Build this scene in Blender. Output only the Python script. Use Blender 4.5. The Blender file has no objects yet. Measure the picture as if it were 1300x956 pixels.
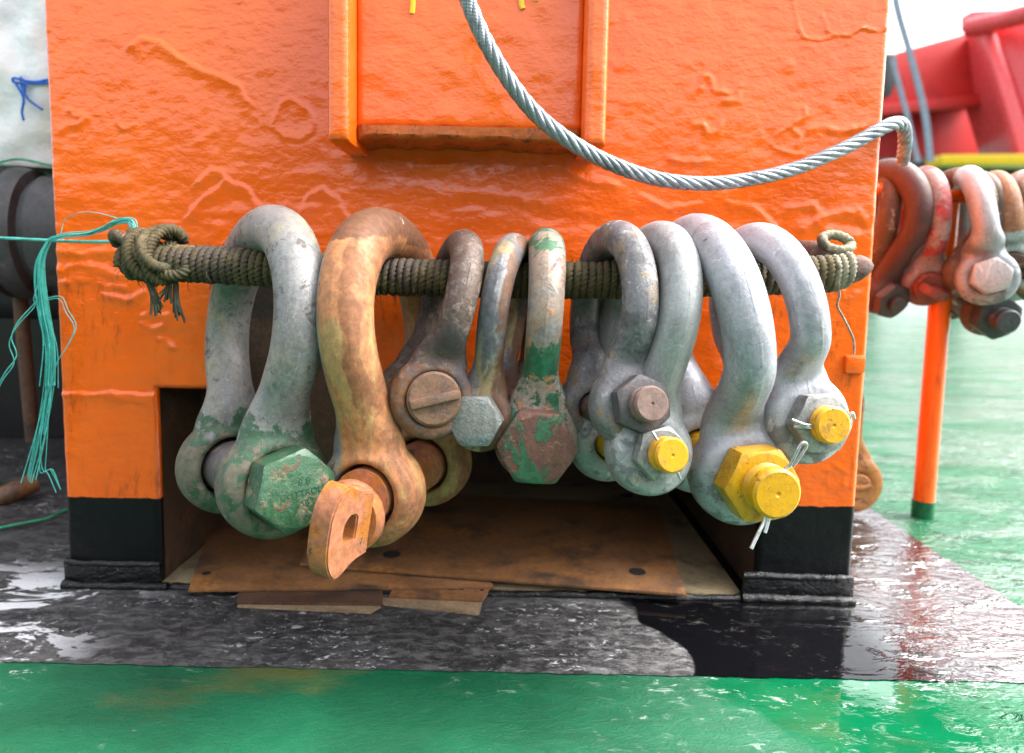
import bpy, bmesh, math, random
import numpy as np
from mathutils import Vector, Matrix, Euler, noise as mnoise
random.seed(7); RNG = np.random.default_rng(7)
S = bpy.context.scene
COL = S.collection

# ------------------------------------------------------------------ camera
PITCH, ROLL, F = math.radians(5.6), math.radians(1.15), 867.0
CAM = np.array([0, -.867, .398])
fw = np.array([0, math.cos(PITCH), -math.sin(PITCH)])
u0 = np.array([0, math.sin(PITCH), math.cos(PITCH)]); r0 = np.array([1., 0, 0])
rt = r0*math.cos(ROLL)+u0*math.sin(ROLL); up = u0*math.cos(ROLL)-r0*math.sin(ROLL)
def ray(u, v): return fw+rt*(u-650)/F-up*(v-433)/F
def P(u, v, Y):                       # measured picture point -> place at distance Y
    d = ray(u, v); return CAM+d*(Y-CAM[1])/d[1]
def Pz(u, v, Z):                      # measured picture point -> place at height Z
    d = ray(u, v); return CAM+d*(Z-CAM[2])/d[2]
cd = bpy.data.cameras.new('camera'); cam = bpy.data.objects.new('camera', cd); COL.objects.link(cam)
cd.sensor_width = 36; cd.lens = 36*F/1300; cd.shift_y = -45/1300; cd.clip_start = .02; cd.clip_end = 6000
cam.matrix_world = Matrix(((rt[0], up[0], -fw[0], CAM[0]), (rt[1], up[1], -fw[1], CAM[1]), (rt[2], up[2], -fw[2], CAM[2]), (0, 0, 0, 1)))
cd.dof.use_dof = True; cd.dof.focus_distance = .68; cd.dof.aperture_fstop = 4.0
S.camera = cam
# ------------------------------------------------------------------ sky, sun, exposure
SUN_EL, SUN_AZ = math.radians(52), math.radians(84)     # high, at the right, veiled by cloud
W = bpy.data.worlds.new('World'); S.world = W; W.use_nodes = True
wn = W.node_tree; bg = wn.nodes['Background']
sky = wn.nodes.new('ShaderNodeTexSky'); sky.sky_type = 'NISHITA'; sky.sun_disc = False
sky.sun_elevation = SUN_EL; sky.sun_rotation = SUN_AZ; sky.air_density = 1.0; sky.dust_density = 6.0; sky.ozone_density = 1
hs = wn.nodes.new('ShaderNodeHueSaturation'); hs.inputs['Saturation'].default_value = .22
wn.links.new(sky.outputs[0], hs.inputs['Color']); wn.links.new(hs.outputs[0], bg.inputs['Color'])
bg.inputs['Strength'].default_value = .15
sd = bpy.data.lights.new('sun', 'SUN'); sd.energy = 1.2; sd.angle = math.radians(40); sd.color = (1, .97, .93)
sun = bpy.data.objects.new('sun', sd); COL.objects.link(sun)
sdir = Vector((math.sin(SUN_AZ)*math.cos(SUN_EL), math.cos(SUN_AZ)*math.cos(SUN_EL), math.sin(SUN_EL)))
sun.rotation_euler = sdir.to_track_quat('Z', 'Y').to_euler()
S.view_settings.view_transform = 'Standard'; S.view_settings.look = 'None'; S.view_settings.gamma = 1
S.view_settings.exposure = 2.2

# ------------------------------------------------------------------ material helper
class NT:
    def __init__(s, name, co='Object', seed=0):
        s.m = bpy.data.materials.new(name); s.m.use_nodes = True; s.t = s.m.node_tree
        s.b = s.t.nodes['Principled BSDF']; tc = s.t.nodes.new('ShaderNodeTexCoord'); s.raw = tc.outputs[co]
        s.co = s.raw if not seed else s.mapv((1, 1, 1), (seed*1.37, seed*.71, seed*.53))
        s._sep = None
    def n(s, typ, **kw):
        x = s.t.nodes.new('ShaderNode'+typ)
        for k, v in kw.items(): setattr(x, k, v)
        return x
    def set(s, inp, v):
        if hasattr(v, 'links') or isinstance(v, bpy.types.NodeSocket): s.t.links.new(v, inp)
        else:
            if inp.type == 'RGBA' and len(v) == 3: v = (*v, 1)
            inp.default_value = v
    def mapv(s, scale, loc=(0, 0, 0), vec=None):
        m = s.n('Mapping'); s.t.links.new(vec or s.raw, m.inputs[0]); m.inputs['Scale'].default_value = scale; m.inputs['Location'].default_value = loc
        return m.outputs[0]
    def noise(s, scale, detail=4, rough=.55, stretch=None, dist=0, off=0):
        x = s.n('TexNoise'); v = s.co
        if stretch or off: v = s.mapv(stretch or (1, 1, 1), (off, off*.7, off*.3), s.co)
        s.t.links.new(v, x.inputs['Vector']); x.inputs['Scale'].default_value = scale; x.inputs['Detail'].default_value = detail
        x.inputs['Roughness'].default_value = rough; x.inputs['Distortion'].default_value = dist
        return x.outputs['Fac']
    def vor(s, scale, feature='F1', stretch=None):
        x = s.n('TexVoronoi', feature=feature); s.t.links.new(s.mapv(stretch, (0, 0, 0), s.co) if stretch else s.co, x.inputs['Vector']); x.inputs['Scale'].default_value = scale
        return x.outputs['Distance']
    def step(s, f, lo, hi, a=0., b=1.):
        x = s.n('MapRange', interpolation_type='SMOOTHSTEP'); s.set(x.inputs[0], f)
        if lo > hi: lo, hi, a, b = hi, lo, b, a
        for i, v in enumerate((lo, hi, a, b)): x.inputs[i+1].default_value = v
        return x.outputs[0]
    def lin(s, f, lo, hi, a=0., b=1.):
        x = s.n('MapRange'); s.set(x.inputs[0], f)
        for i, v in enumerate((lo, hi, a, b)): x.inputs[i+1].default_value = v
        return x.outputs[0]
    def math(s, op, a, b=0.):
        x = s.n('Math', operation=op); s.set(x.inputs[0], a); s.set(x.inputs[1], b); return x.outputs[0]
    def mix(s, f, a, b):
        x = s.n('Mix', data_type='RGBA'); s.set(x.inputs[0], f); s.set(x.inputs[6], a); s.set(x.inputs[7], b); return x.outputs[2]
    def mixf(s, f, a, b):
        x = s.n('Mix', data_type='FLOAT'); s.set(x.inputs[0], f); s.set(x.inputs[2], a); s.set(x.inputs[3], b); return x.outputs[0]
    def xyz(s, i):
        if s._sep is None:
            s._sep = s.n('SeparateXYZ'); s.t.links.new(s.raw, s._sep.inputs[0])
        return s._sep.outputs[i]
    def bump(s, h, strength, dist, prev=None):
        x = s.n('Bump'); s.set(x.inputs['Height'], h); s.set(x.inputs['Strength'], strength); x.inputs['Distance'].default_value = dist
        if prev: s.t.links.new(prev, x.inputs['Normal'])
        return x.outputs[0]
    def out(s, col=None, rough=None, met=None, nor=None, **kw):
        for k, v in (('Base Color', col), ('Roughness', rough), ('Metallic', met), ('Normal', nor)):
            if v is not None: s.set(s.b.inputs[k], v)
        for k, v in kw.items(): s.set(s.b.inputs[k], v)
        return s.m

def surface(name, base, patches=(), rough=.5, met=.0, vary=.25, bump=.35, pit=1.0, seam=False, seed=1, gloss_var=.12):
    """weathered metal or paint: a base colour broken by stains (colour, scale, lo, hi, options)"""
    t = NT(name, seed=seed)
    n1 = t.noise(18, 5, .6); n2 = t.noise(240, 4, .6)
    dk = tuple(c*(1-vary) for c in base); lt = tuple(min(1, c*(1+vary)) for c in base)
    c = t.mix(t.step(n1, .3, .7), dk, lt)
    c = t.mix(t.step(n2, .42, .75), c, tuple(min(1, x*(1+vary*1.3)) for x in base))
    n4 = t.noise(75, 6, .7, off=2.2); sk = t.noise(55, 5, .65, (1.3, 1.3, .22), off=4.4)
    c = t.mix(t.math('MULTIPLY', t.step(n4, .52, .70), .75), c, tuple(x*(1-vary*2.2) for x in base))
    c = t.mix(t.math('MULTIPLY', t.step(sk, .5, .7), .6), c, tuple(min(1, x*(1+vary*1.6)) for x in base))
    c = t.mix(t.math('MULTIPLY', t.step(t.noise(300, 4, .7, off=1.7), .50, .66), .55), c, tuple(x*(1-vary*1.9) for x in base))
    c = t.mix(t.math('MULTIPLY', t.step(t.noise(150, 4, .7, (1.2, 1.2, .13), off=6.4), .56, .66), .5), c, tuple(x*(1-vary*1.7) for x in base))
    c = t.mix(t.step(t.noise(330, 3, .7, off=7.7), .68, .73), c, tuple(x*.30 for x in base))
    if met > 0:
        for q_, st_ in ((9.1, (1.5, 1.5, .5)), (5.3, (.6, 2., 1.4))):
            ln = t.math('ABSOLUTE', t.math('SUBTRACT', t.noise(26, 2, .5, st_, .8, off=q_), .5))
            c = t.mix(t.math('MULTIPLY', t.step(ln, .0075, .002), t.math('MULTIPLY', t.step(t.noise(19, 3, off=q_+1), .52, .6), .6)), c, tuple(min(1, x*(1.7 if q_ > 6 else .45)) for x in base))
    rg = t.lin(n1, .3, .7, rough-gloss_var, rough+gloss_var)
    mt = met
    h = t.math('ADD', t.math('MULTIPLY', n1, .9), t.math('MULTIPLY', n2, .35*pit))
    for i, (col, sc, lo, hi, *o) in enumerate(patches):
        o = o[0] if o else {}
        nf = t.noise(sc, 7, .68, o.get('st'), o.get('d', .3), off=3.1*(i+1))
        for ax, k in enumerate('xyz'):
            if k in o:
                a, b = o[k]; nf = t.math('ADD', nf, t.lin(t.step(t.xyz(ax), a, b), 0, 1, -.32, .10))
        f = t.step(nf, lo, hi)
        cn = t.mix(t.step(t.noise(130, 5, .65, off=i+5.), .35, .7), tuple(x*.70 for x in col), tuple(min(1, x*1.25) for x in col))
        c = t.mix(t.math('MULTIPLY', f, o.get('a', .95)), c, cn)
        rg = t.mixf(f, rg, o.get('r', .7)); mt = t.mixf(f, mt, o.get('m', 0.))
        h = t.math('ADD', h, t.math('MULTIPLY', f, o.get('h', .25)))
    nb = t.bump(h, bump, .0025)
    nb = t.bump(t.noise(900, 3, .6), .25*pit, .0006, nb)
    if seam:
        x = t.math('ABSOLUTE', t.math('ADD', t.xyz(0), t.math('MULTIPLY', t.math('SUBTRACT', t.noise(25, 3), .5), .004)))
        nb = t.bump(t.math('MULTIPLY', t.step(x, .0022, .0004), t.step(t.noise(30, 3, off=8.), .42, .6)), .4, .0007, nb)
    return t.out(c, rg, mt, nb)

# ------------------------------------------------------------------ mesh helpers
def link(name, me, mat, parent=None):
    o = bpy.data.objects.new(name, me); COL.objects.link(o)
    if mat and not me.materials: me.materials.append(mat)
    if parent: o.parent = parent
    return o
def mesh(name, v, f, mat, parent=None, smooth=True, angle=None):
    me = bpy.data.meshes.new(name); me.from_pydata([tuple(map(float, x)) for x in v], [], [tuple(map(int, x)) for x in f]); me.update()
    if smooth:
        me.polygons.foreach_set('use_smooth', [True]*len(me.polygons))
        if angle: me.set_sharp_from_angle(angle=math.radians(angle))
    return link(name, me, mat, parent)
def tag(o, label=None, cat=None, group=None, kind=None):
    for k, x in (('label', label), ('category', cat), ('group', group), ('kind', kind)):
        if x: o[k] = x
    return o
def empty(name, loc, rot=(0, 0, 0), **kw):
    o = bpy.data.objects.new(name, None); COL.objects.link(o); o.location = loc; o.rotation_euler = rot; o.empty_display_size = .02
    return tag(o, **kw)
class MB:
    def __init__(s): s.v = []; s.f = []
    def add(s, v, f):
        k = len(s.v); s.v += [tuple(x) for x in v]; s.f += [tuple(i+k for i in q) for q in f]; return s
    def box(s, a, b, rot=None):
        a, b = np.array(a, float), np.array(b, float)
        v = [((b if i & 1 else a)[0], (b if i & 2 else a)[1], (b if i & 4 else a)[2]) for i in range(8)]
        return s.add(v, [(0, 2, 3, 1), (4, 5, 7, 6), (0, 1, 5, 4), (2, 6, 7, 3), (0, 4, 6, 2), (1, 3, 7, 5)])
    def prism(s, poly, ext):                    # polygon (3d points) pushed along ext
        n = len(poly); p = [np.array(q, float) for q in poly]; e = np.array(ext, float)
        return s.add(p+[q+e for q in p], [tuple(range(n))[::-1], tuple(range(n, 2*n))]+[(i, (i+1) % n, n+(i+1) % n, n+i) for i in range(n)])
    def build(s, name, mat, parent=None, smooth=False, bevel=0, angle=30):
        o = mesh(name, s.v, s.f, mat, parent, smooth, angle if smooth else None)
        bm = bmesh.new(); bm.from_mesh(o.data); bmesh.ops.recalc_face_normals(bm, faces=bm.faces[:])
        if bevel:
            bmesh.ops.bevel(bm, geom=[e for e in bm.edges if e.calc_face_angle(0) > .5], offset=bevel, segments=2, affect='EDGES', profile=.6)
        bm.to_mesh(o.data); bm.free()
        if bevel: o.data.polygons.foreach_set('use_smooth', [True]*len(o.data.polygons)); o.data.set_sharp_from_angle(angle=math.radians(28))
        return o
def spline(pts, n):
    p = np.array(pts, float); p = np.vstack([2*p[0]-p[1], p, 2*p[-1]-p[-2]]); out = []
    m = len(p)-3; per = max(2, n//m)
    for i in range(m):
        a, b, c, d = p[i:i+4]
        for k in range(per):
            t = k/per; out.append(.5*((2*b)+(-a+c)*t+(2*a-5*b+4*c-d)*t*t+(-a+3*b-3*c+d)*t**3))
    out.append(p[-2]); return np.array(out)
def frames(P_):
    T = np.gradient(P_, axis=0); T /= np.linalg.norm(T, axis=1)[:, None]+1e-12
    a = np.array([0, 0, 1.]) if abs(T[0][2]) < .9 else np.array([1., 0, 0])
    N = np.zeros_like(T); N[0] = np.cross(T[0], a); N[0] /= np.linalg.norm(N[0])
    for i in range(1, len(T)):
        q = N[i-1]-T[i]*np.dot(N[i-1], T[i]); N[i] = q/(np.linalg.norm(q)+1e-12)
    return T, N, np.cross(T, N)
def sweep(P_, rad, nsec=10, lobes=0, amp=.18, pitch=.03):
    P_ = np.array(P_, float); T, N, B = frames(P_); n = len(P_)
    r = np.full(n, rad) if np.isscalar(rad) else np.array(rad)
    s = np.concatenate([[0], np.cumsum(np.linalg.norm(np.diff(P_, axis=0), axis=1))])
    a = np.linspace(0, 2*math.pi, nsec, endpoint=False)
    mod = np.ones((n, nsec))
    if lobes: mod = 1-amp+amp*np.abs(np.cos(.5*lobes*(a[None, :]-2*math.pi*s[:, None]/pitch)))*1.0
    v = P_[:, None]+r[:, None, None]*mod[..., None]*(np.cos(a)[None, :, None]*N[:, None]+np.sin(a)[None, :, None]*B[:, None])
    i = np.arange(n-1)[:, None]*nsec; j = np.arange(nsec)[None]; k = (j+1) % nsec
    f = np.stack([i+j, i+k, i+nsec+k, i+nsec+j], -1).reshape(-1, 4)
    f = [tuple(q) for q in f]+[tuple(range(nsec))[::-1], tuple(range((n-1)*nsec, n*nsec))]
    return v.reshape(-1, 3), f
def lathe(prof, n=40):           # profile (radius, reach toward -y); closed at both ends when radius is 0
    v = []; f = []; m = len(prof)
    for r, h in prof:
        for k in range(n): a = 2*math.pi*k/n; v.append((r*math.cos(a), -h, r*math.sin(a)))
    for i in range(m-1):
        for k in range(n): q = (k+1) % n; f.append((i*n+k, i*n+q, (i+1)*n+q, (i+1)*n+k))
    return v, f
def weld(o, d=1e-5):
    bm = bmesh.new(); bm.from_mesh(o.data); bmesh.ops.remove_doubles(bm, verts=bm.verts[:], dist=d); bmesh.ops.recalc_face_normals(bm, faces=bm.faces[:]); bm.to_mesh(o.data); bm.free(); return o
def lathe_obj(name, prof, mat, parent, n=40, loc=(0, 0, 0), angle=35):
    v, f = lathe(prof, n); o = weld(mesh(name, v, f, mat, parent)); o.data.polygons.foreach_set('use_smooth', [True]*len(o.data.polygons)); o.data.set_sharp_from_angle(angle=math.radians(angle)); o.location = loc; return o
def tube_obj(name, pts, r, mat, parent=None, n=None, nsec=10, **kw):
    v, f = sweep(spline(pts, n) if n else pts, r, nsec, **kw); return mesh(name, v, f, mat, parent, True, 60)
def hex_mesh(R, h, y0, phase, n=96):   # chamfered hexagon, base at y0 growing toward -y
    ap = R*math.cos(math.pi/6); ri = ap*.965; v = []; f = []
    def rho(a):
        q = (a-phase) % (math.pi/3); r = ap/math.cos(q-math.pi/6); return min(r, R*.985)
    A = [2*math.pi*k/n+phase for k in range(n)]
    rings = [[(0, y0)]*n, [(rho(a), y0) for a in A], [(rho(a), y0-h+(rho(a)-ri)*.6) for a in A], [(ri, y0-h) for a in A], [(ri*.96, y0-h-.0004) for a in A], [(0, y0-h-.0004)]*n]
    for rg in rings: v += [(r*math.cos(a), y, r*math.sin(a)) for (r, y), a in zip(rg, A)]
    for i in range(len(rings)-1):
        for k in range(n): q = (k+1) % n; f.append((i*n+k, i*n+q, (i+1)*n+q, (i+1)*n+k))
    return v, f
def hex_obj(name, R, h, y0, phase, mat, parent):
    v, f = hex_mesh(R, h, y0, math.radians(phase)); o = weld(mesh(name, v, f, mat, parent)); o.data.polygons.foreach_set('use_smooth', [True]*len(o.data.polygons)); o.data.set_sharp_from_angle(angle=math.radians(24)); return o

# numpy value noise
def vn(x, y, seed=0):
    xi, yi = np.floor(x).astype(int), np.floor(y).astype(int); fx, fy = x-xi, y-yi
    fx = fx*fx*(3-2*fx); fy = fy*fy*(3-2*fy)
    def h(a, b):
        k = np.sin(a*127.1+b*311.7+seed*74.7)*43758.5453; return k-np.floor(k)
    return (h(xi, yi)*(1-fx)+h(xi+1, yi)*fx)*(1-fy)+(h(xi, yi+1)*(1-fx)+h(xi+1, yi+1)*fx)*fy-.5
def fbm(x, y, seed=0, o=4):
    s = 0; a = 1
    for i in range(o): s = s+a*vn(x, y, seed+i); x = x*2.03; y = y*2.03; a *= .5
    return s
def seg_dist(X, Z, pts):
    d = np.full(X.shape, 9.); sd = np.zeros(X.shape)
    for (ax, az), (bx, bz) in zip(pts[:-1], pts[1:]):
        dx, dz = bx-ax, bz-az; L = dx*dx+dz*dz+1e-12
        t = np.clip(((X-ax)*dx+(Z-az)*dz)/L, 0, 1); q = np.hypot(X-ax-t*dx, Z-az-t*dz)
        side = np.sign((X-ax)*dz-(Z-az)*dx); sd = np.where(q < d, side, sd); d = np.minimum(d, q)
    return d, sd

DECK = -.022

# ------------------------------------------------------------------ materials of the setting
def paint_orange(name='orange_paint', base=True):
    t = NT(name)
    a = t.noise(95, 3, .5, (1, 1, 1.8), .4); b = t.noise(210, 2, .5, (1, 1, 1.6)); c = t.noise(9, 4, .6)
    fine = t.noise(650, 2, .5)
    h = t.math('ADD', t.math('MULTIPLY', a, 1.0), t.math('ADD', t.math('MULTIPLY', b, .40), t.math('MULTIPLY', fine, .05)))
    pop = t.step(t.vor(70), .16, .0); gate = t.step(t.noise(17, 3), .52, .66)
    h = t.math('ADD', h, t.math('MULTIPLY', t.math('MULTIPLY', pop, gate), .8))
    nb = t.bump(h, .21, .0040)
    col = t.mix(t.step(c, .3, .7), (.82, .114, .004), (.90, .138, .006))
    z = t.math('ADD', t.xyz(2), t.math('MULTIPLY', t.math('SUBTRACT', t.noise(60, 4), .5), .006))
    blk = t.step(t.math('SUBTRACT', z, t.math('MULTIPLY', t.xyz(0), .008)), .1018, .1003) if base else 0.
    chip = t.math('MULTIPLY', t.step(t.noise(95, 4, .7, off=4.), .735, .76), t.step(t.noise(6, 2, off=2.), .5, .6))
    col = t.mix(chip, col, (.12, .045, .02))
    zz = t.xyz(2); grime = t.math('MULTIPLY', t.step(t.noise(60, 6, .7, (1.4, 1.4, .35), off=11.), .50, .66), t.math('MULTIPLY', t.step(zz, .43, .36), t.step(t.noise(8, 3, off=12.), .42, .6)))
    col = t.mix(t.math('MULTIPLY', grime, .6), col, (.33, .045, .004))
    spk = t.math('MULTIPLY', t.step(t.noise(260, 3, .7, off=13.), .66, .70), t.step(t.noise(10, 3, off=14.), .54, .64))
    col = t.mix(spk, col, (.13, .04, .012))
    fl = t.step(t.noise(330, 4, .75, (1, 1, 1.6)), .66, .74)
    bc = t.mix(t.math('MULTIPLY', fl, t.step(t.noise(35, 3), .45, .65)), (.004, .0042, .005), (.16, .18, .22))
    col = t.mix(blk, col, bc)
    return t.out(col, t.mixf(blk, t.lin(c, .3, .7, .14, .22), .38), 0., nb, **{'Specular IOR Level': t.mixf(blk, .5, .22), 'Coat Weight': t.mixf(blk, .4, 0.), 'Coat Roughness': .08})
ORANGE = paint_orange(); ORANGE2 = paint_orange('orange_rail_paint', False)
def paint_black():
    t = NT('black_tar_paint'); a = t.noise(70, 5, .65, (.6, 1, 1)); b = t.noise(260, 4, .6)
    fl = t.math('MULTIPLY', t.step(t.noise(210, 5, .72, (.5, 1, 1)), .60, .70), t.step(t.noise(22, 3), .42, .62))
    c = t.mix(fl, (.004, .0042, .005), (.16, .18, .22))
    nb = t.bump(t.math('ADD', a, t.math('MULTIPLY', b, .5)), .7, .006)
    return t.out(c, t.lin(a, .3, .7, .10, .22), 0., nb, **{'Specular IOR Level': .4})
BLACK = paint_black()
RUST = surface('brown_rust_plate', (.18, .085, .038), [((.30, .125, .034), 9, .42, .66, dict(st=(.8, 1.2, 1), r=.6)), ((.07, .042, .028), 11, .48, .66, dict(r=.5)), ((.36, .19, .045), 22, .64, .76, dict(r=.6)), ((.24, .10, .06), 150, .62, .72, dict(r=.7))], rough=.5, bump=.35, seed=3)
RUSTD = surface('dark_rust', (.075, .036, .019), [((.15, .065, .026), 14, .5, .7), ((.02, .014, .012), 9, .5, .7), ((.30, .16, .04), 80, .70, .76)], rough=.7, bump=.7, seed=5)
FLOOR = surface('dirty_steel_floor', (.24, .19, .115), [((.075, .05, .03), 12, .5, .68, dict(r=.35)), ((.25, .22, .16), 25, .55, .75, dict(r=.3)), ((.16, .065, .02), 9, .6, .75)], rough=.38, bump=.3, seed=6)
TAN = surface('wet_plywood', (.30, .21, .13), [((.14, .09, .05), 40, .5, .65, dict(st=(.2, 1, 1)))], rough=.55, seed=8)

def deck_mat(name, kind):
    t = NT(name)
    n1 = t.noise(8, 6, .65, (.6, 1.2, 1), .6); n2 = t.noise(75, 7, .78, (.6, 1.2, 1), .5); n3 = t.noise(420, 4, .7)
    if kind == 'green':
        c = t.mix(t.step(n1, .35, .65), (.0, .068, .027), (.002, .10, .042))
        wear = t.math('MULTIPLY', t.step(n2, .56, .66), t.step(t.noise(5, 4, off=3.), .45, .6))
        c = t.mix(wear, c, (.34, .39, .37))
        c = t.mix(t.math('MULTIPLY', t.step(t.noise(3.2, 5, .6, (.6, 1.4, 1), off=6.), .6, .72), .5), c, (.14, .10, .02))
    else:
        c = t.mix(t.step(n1, .3, .7), (.008, .008, .009), (.045, .045, .047))
        c = t.mix(t.math('MULTIPLY', t.step(n3, .5, .68), .75), c, (.085, .085, .088))
        rightg = t.step(t.xyz(0), -.05, .15)
        g2 = t.math('MULTIPLY', t.step(n2, .44, .62), t.mixf(rightg, .55, .9))
        c = t.mix(g2, c, (.155, .152, .152))
        wear = t.math('MULTIPLY', t.step(t.noise(95, 7, .78, (.7, 1.2, 1), .6, off=5.), .57, .63), t.step(t.noise(7, 4, .6, (.7, 1.3, 1), off=3.), .44, .58))
        c = t.mix(wear, c, (.50, .51, .53))
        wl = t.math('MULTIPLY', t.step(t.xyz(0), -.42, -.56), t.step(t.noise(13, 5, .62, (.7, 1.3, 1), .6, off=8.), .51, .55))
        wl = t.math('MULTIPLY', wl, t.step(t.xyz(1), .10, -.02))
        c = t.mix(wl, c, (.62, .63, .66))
    # wet patch: x>0.17 in front of the housing and everything beside it
    wob = t.math('ADD', t.math('MULTIPLY', t.math('SUBTRACT', t.noise(6, 2, .45, None, .3), .5), .42), t.math('MULTIPLY', t.xyz(1), .25))
    px = t.math('ADD', t.xyz(0), wob)
    wet = t.step(px, .145, .158 if kind != 'green' else .26)
    if kind != 'green':
        dark = t.mix(t.math('MULTIPLY', t.step(n2, .56, .66), t.step(t.noise(9, 4, off=15.), .45, .6)), (.003, .003, .0038), (.055, .052, .048))
        brown = t.math('MULTIPLY', t.step(t.noise(5, 4, off=1.), .5, .6), t.step(t.xyz(0), .45, .52))
        dark = t.mix(t.math('MULTIPLY', brown, .6), dark, (.03, .014, .012))
        c = t.mix(wet, c, dark)
    else: c = t.mix(wet, c, t.mix(.25, c, (0, .10, .03)))
    far = t.step(t.xyz(0), .40, .50)
    rip = t.noise(34, 3, .5, (.8, 1.5, 1), .8); rip2 = t.noise(120, 2, .5, (.7, 1.4, 1), .6)
    h_dry = t.math('ADD', n2, t.math('MULTIPLY', n3, .5))
    chop = t.step(t.noise(26, 4, .6, (.55, 1.5, 1), .9, off=2.), .55, .66)
    h_wet = t.math('ADD', t.math('MULTIPLY', rip, .35), t.math('ADD', t.math('MULTIPLY', chop, .5), t.math('MULTIPLY', rip2, .12)))
    ds = t.mixf(wet, .40, t.mixf(far, .06, .65 if kind != 'green' else 1.0))
    nb = t.bump(t.mixf(wet, h_dry, h_wet), ds, .010)
    film = t.step(t.noise(4, 4, .6, (.5, 1.4, 1), off=7.), .42, .55)
    rg = t.mixf(wet, t.lin(n2, .3, .7, .38, .62), t.mixf(far, .03, t.mixf(film, .32, .22)))
    flm = t.step(t.noise(5.5, 5, .62, (.45, 1.7, 1), .5, off=7.), .44, .54) if kind == 'green' else far
    cw = t.math('MULTIPLY', wet, t.math('MULTIPLY', flm, .55 if kind == 'green' else 1.))
    return t.out(c, rg, 0., nb, **{'Specular IOR Level': t.mixf(wet, .4, t.mixf(flm, .3, .7 if kind == 'green' else 1.0)), 'Coat Weight': cw, 'Coat Roughness': .07, 'Coat IOR': 1.5 if kind == 'green' else 1.9, 'Coat Normal': nb})

# ------------------------------------------------------------------ ground
def grid(x0, x1, nx, y0, y1, ny, z):
    X, Y = np.meshgrid(np.linspace(x0, x1, nx+1), np.linspace(y0, y1, ny+1)); n = nx+1
    v = np.stack([X.ravel(), Y.ravel(), np.full(X.size, z)], -1)
    f = [(j*n+i, j*n+i+1, (j+1)*n+i+1, (j+1)*n+i) for j in range(ny) for i in range(nx)]
    return v, f
v, f = grid(-14, 16, 6, -9, 30, 8, DECK-.001); tag(mesh('deck', v, f, deck_mat('green_deck_paint', 'green')), kind='structure')
sea = NT('sea_water'); sn = sea.noise(.6, 5, .6)
tag(mesh('sea', *grid(-3000, 3000, 2, -3000, 3000, 2, -3.2), sea.out((.03, .05, .055), .12, 0., sea.bump(sn, .5, .3))), kind='structure')
m = MB(); m.box((-9, -3.62, DECK-.001), (11, -3.5, 1.2)); m.box((-9, -3.68, 1.2), (11, -3.44, 1.24)); tag(m.build('unseen_bulwark', surface('dark_bulwark_paint', (.02, .035, .03), [], rough=.5, seed=70), bevel=.01), kind='structure')  # unseen bulwark behind the camera, added to block low sky reflection
# black walkway strip round the housing, with a ragged painted edge
def strip():
    pts = []
    xs = np.linspace(-1.7, .668, 700)
    for x in xs: pts.append((x, -.181+.0030*float(fbm(np.array(x*55.), np.array(.3), 2, 5)), DECK))
    for y in np.linspace(-.175, 3.2, 160): pts.append((.672+.004*float(fbm(np.array(y*20.), np.array(.9), 4)), y, DECK))
    pts += [(.455, 3.2, DECK), (-1.7, 3.2, DECK)]
    return pts
pts = strip(); tag(mesh('black_walkway', pts, [tuple(range(len(pts)))], deck_mat('worn_black_deck_paint', 'black'), smooth=False), kind='structure')

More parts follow.
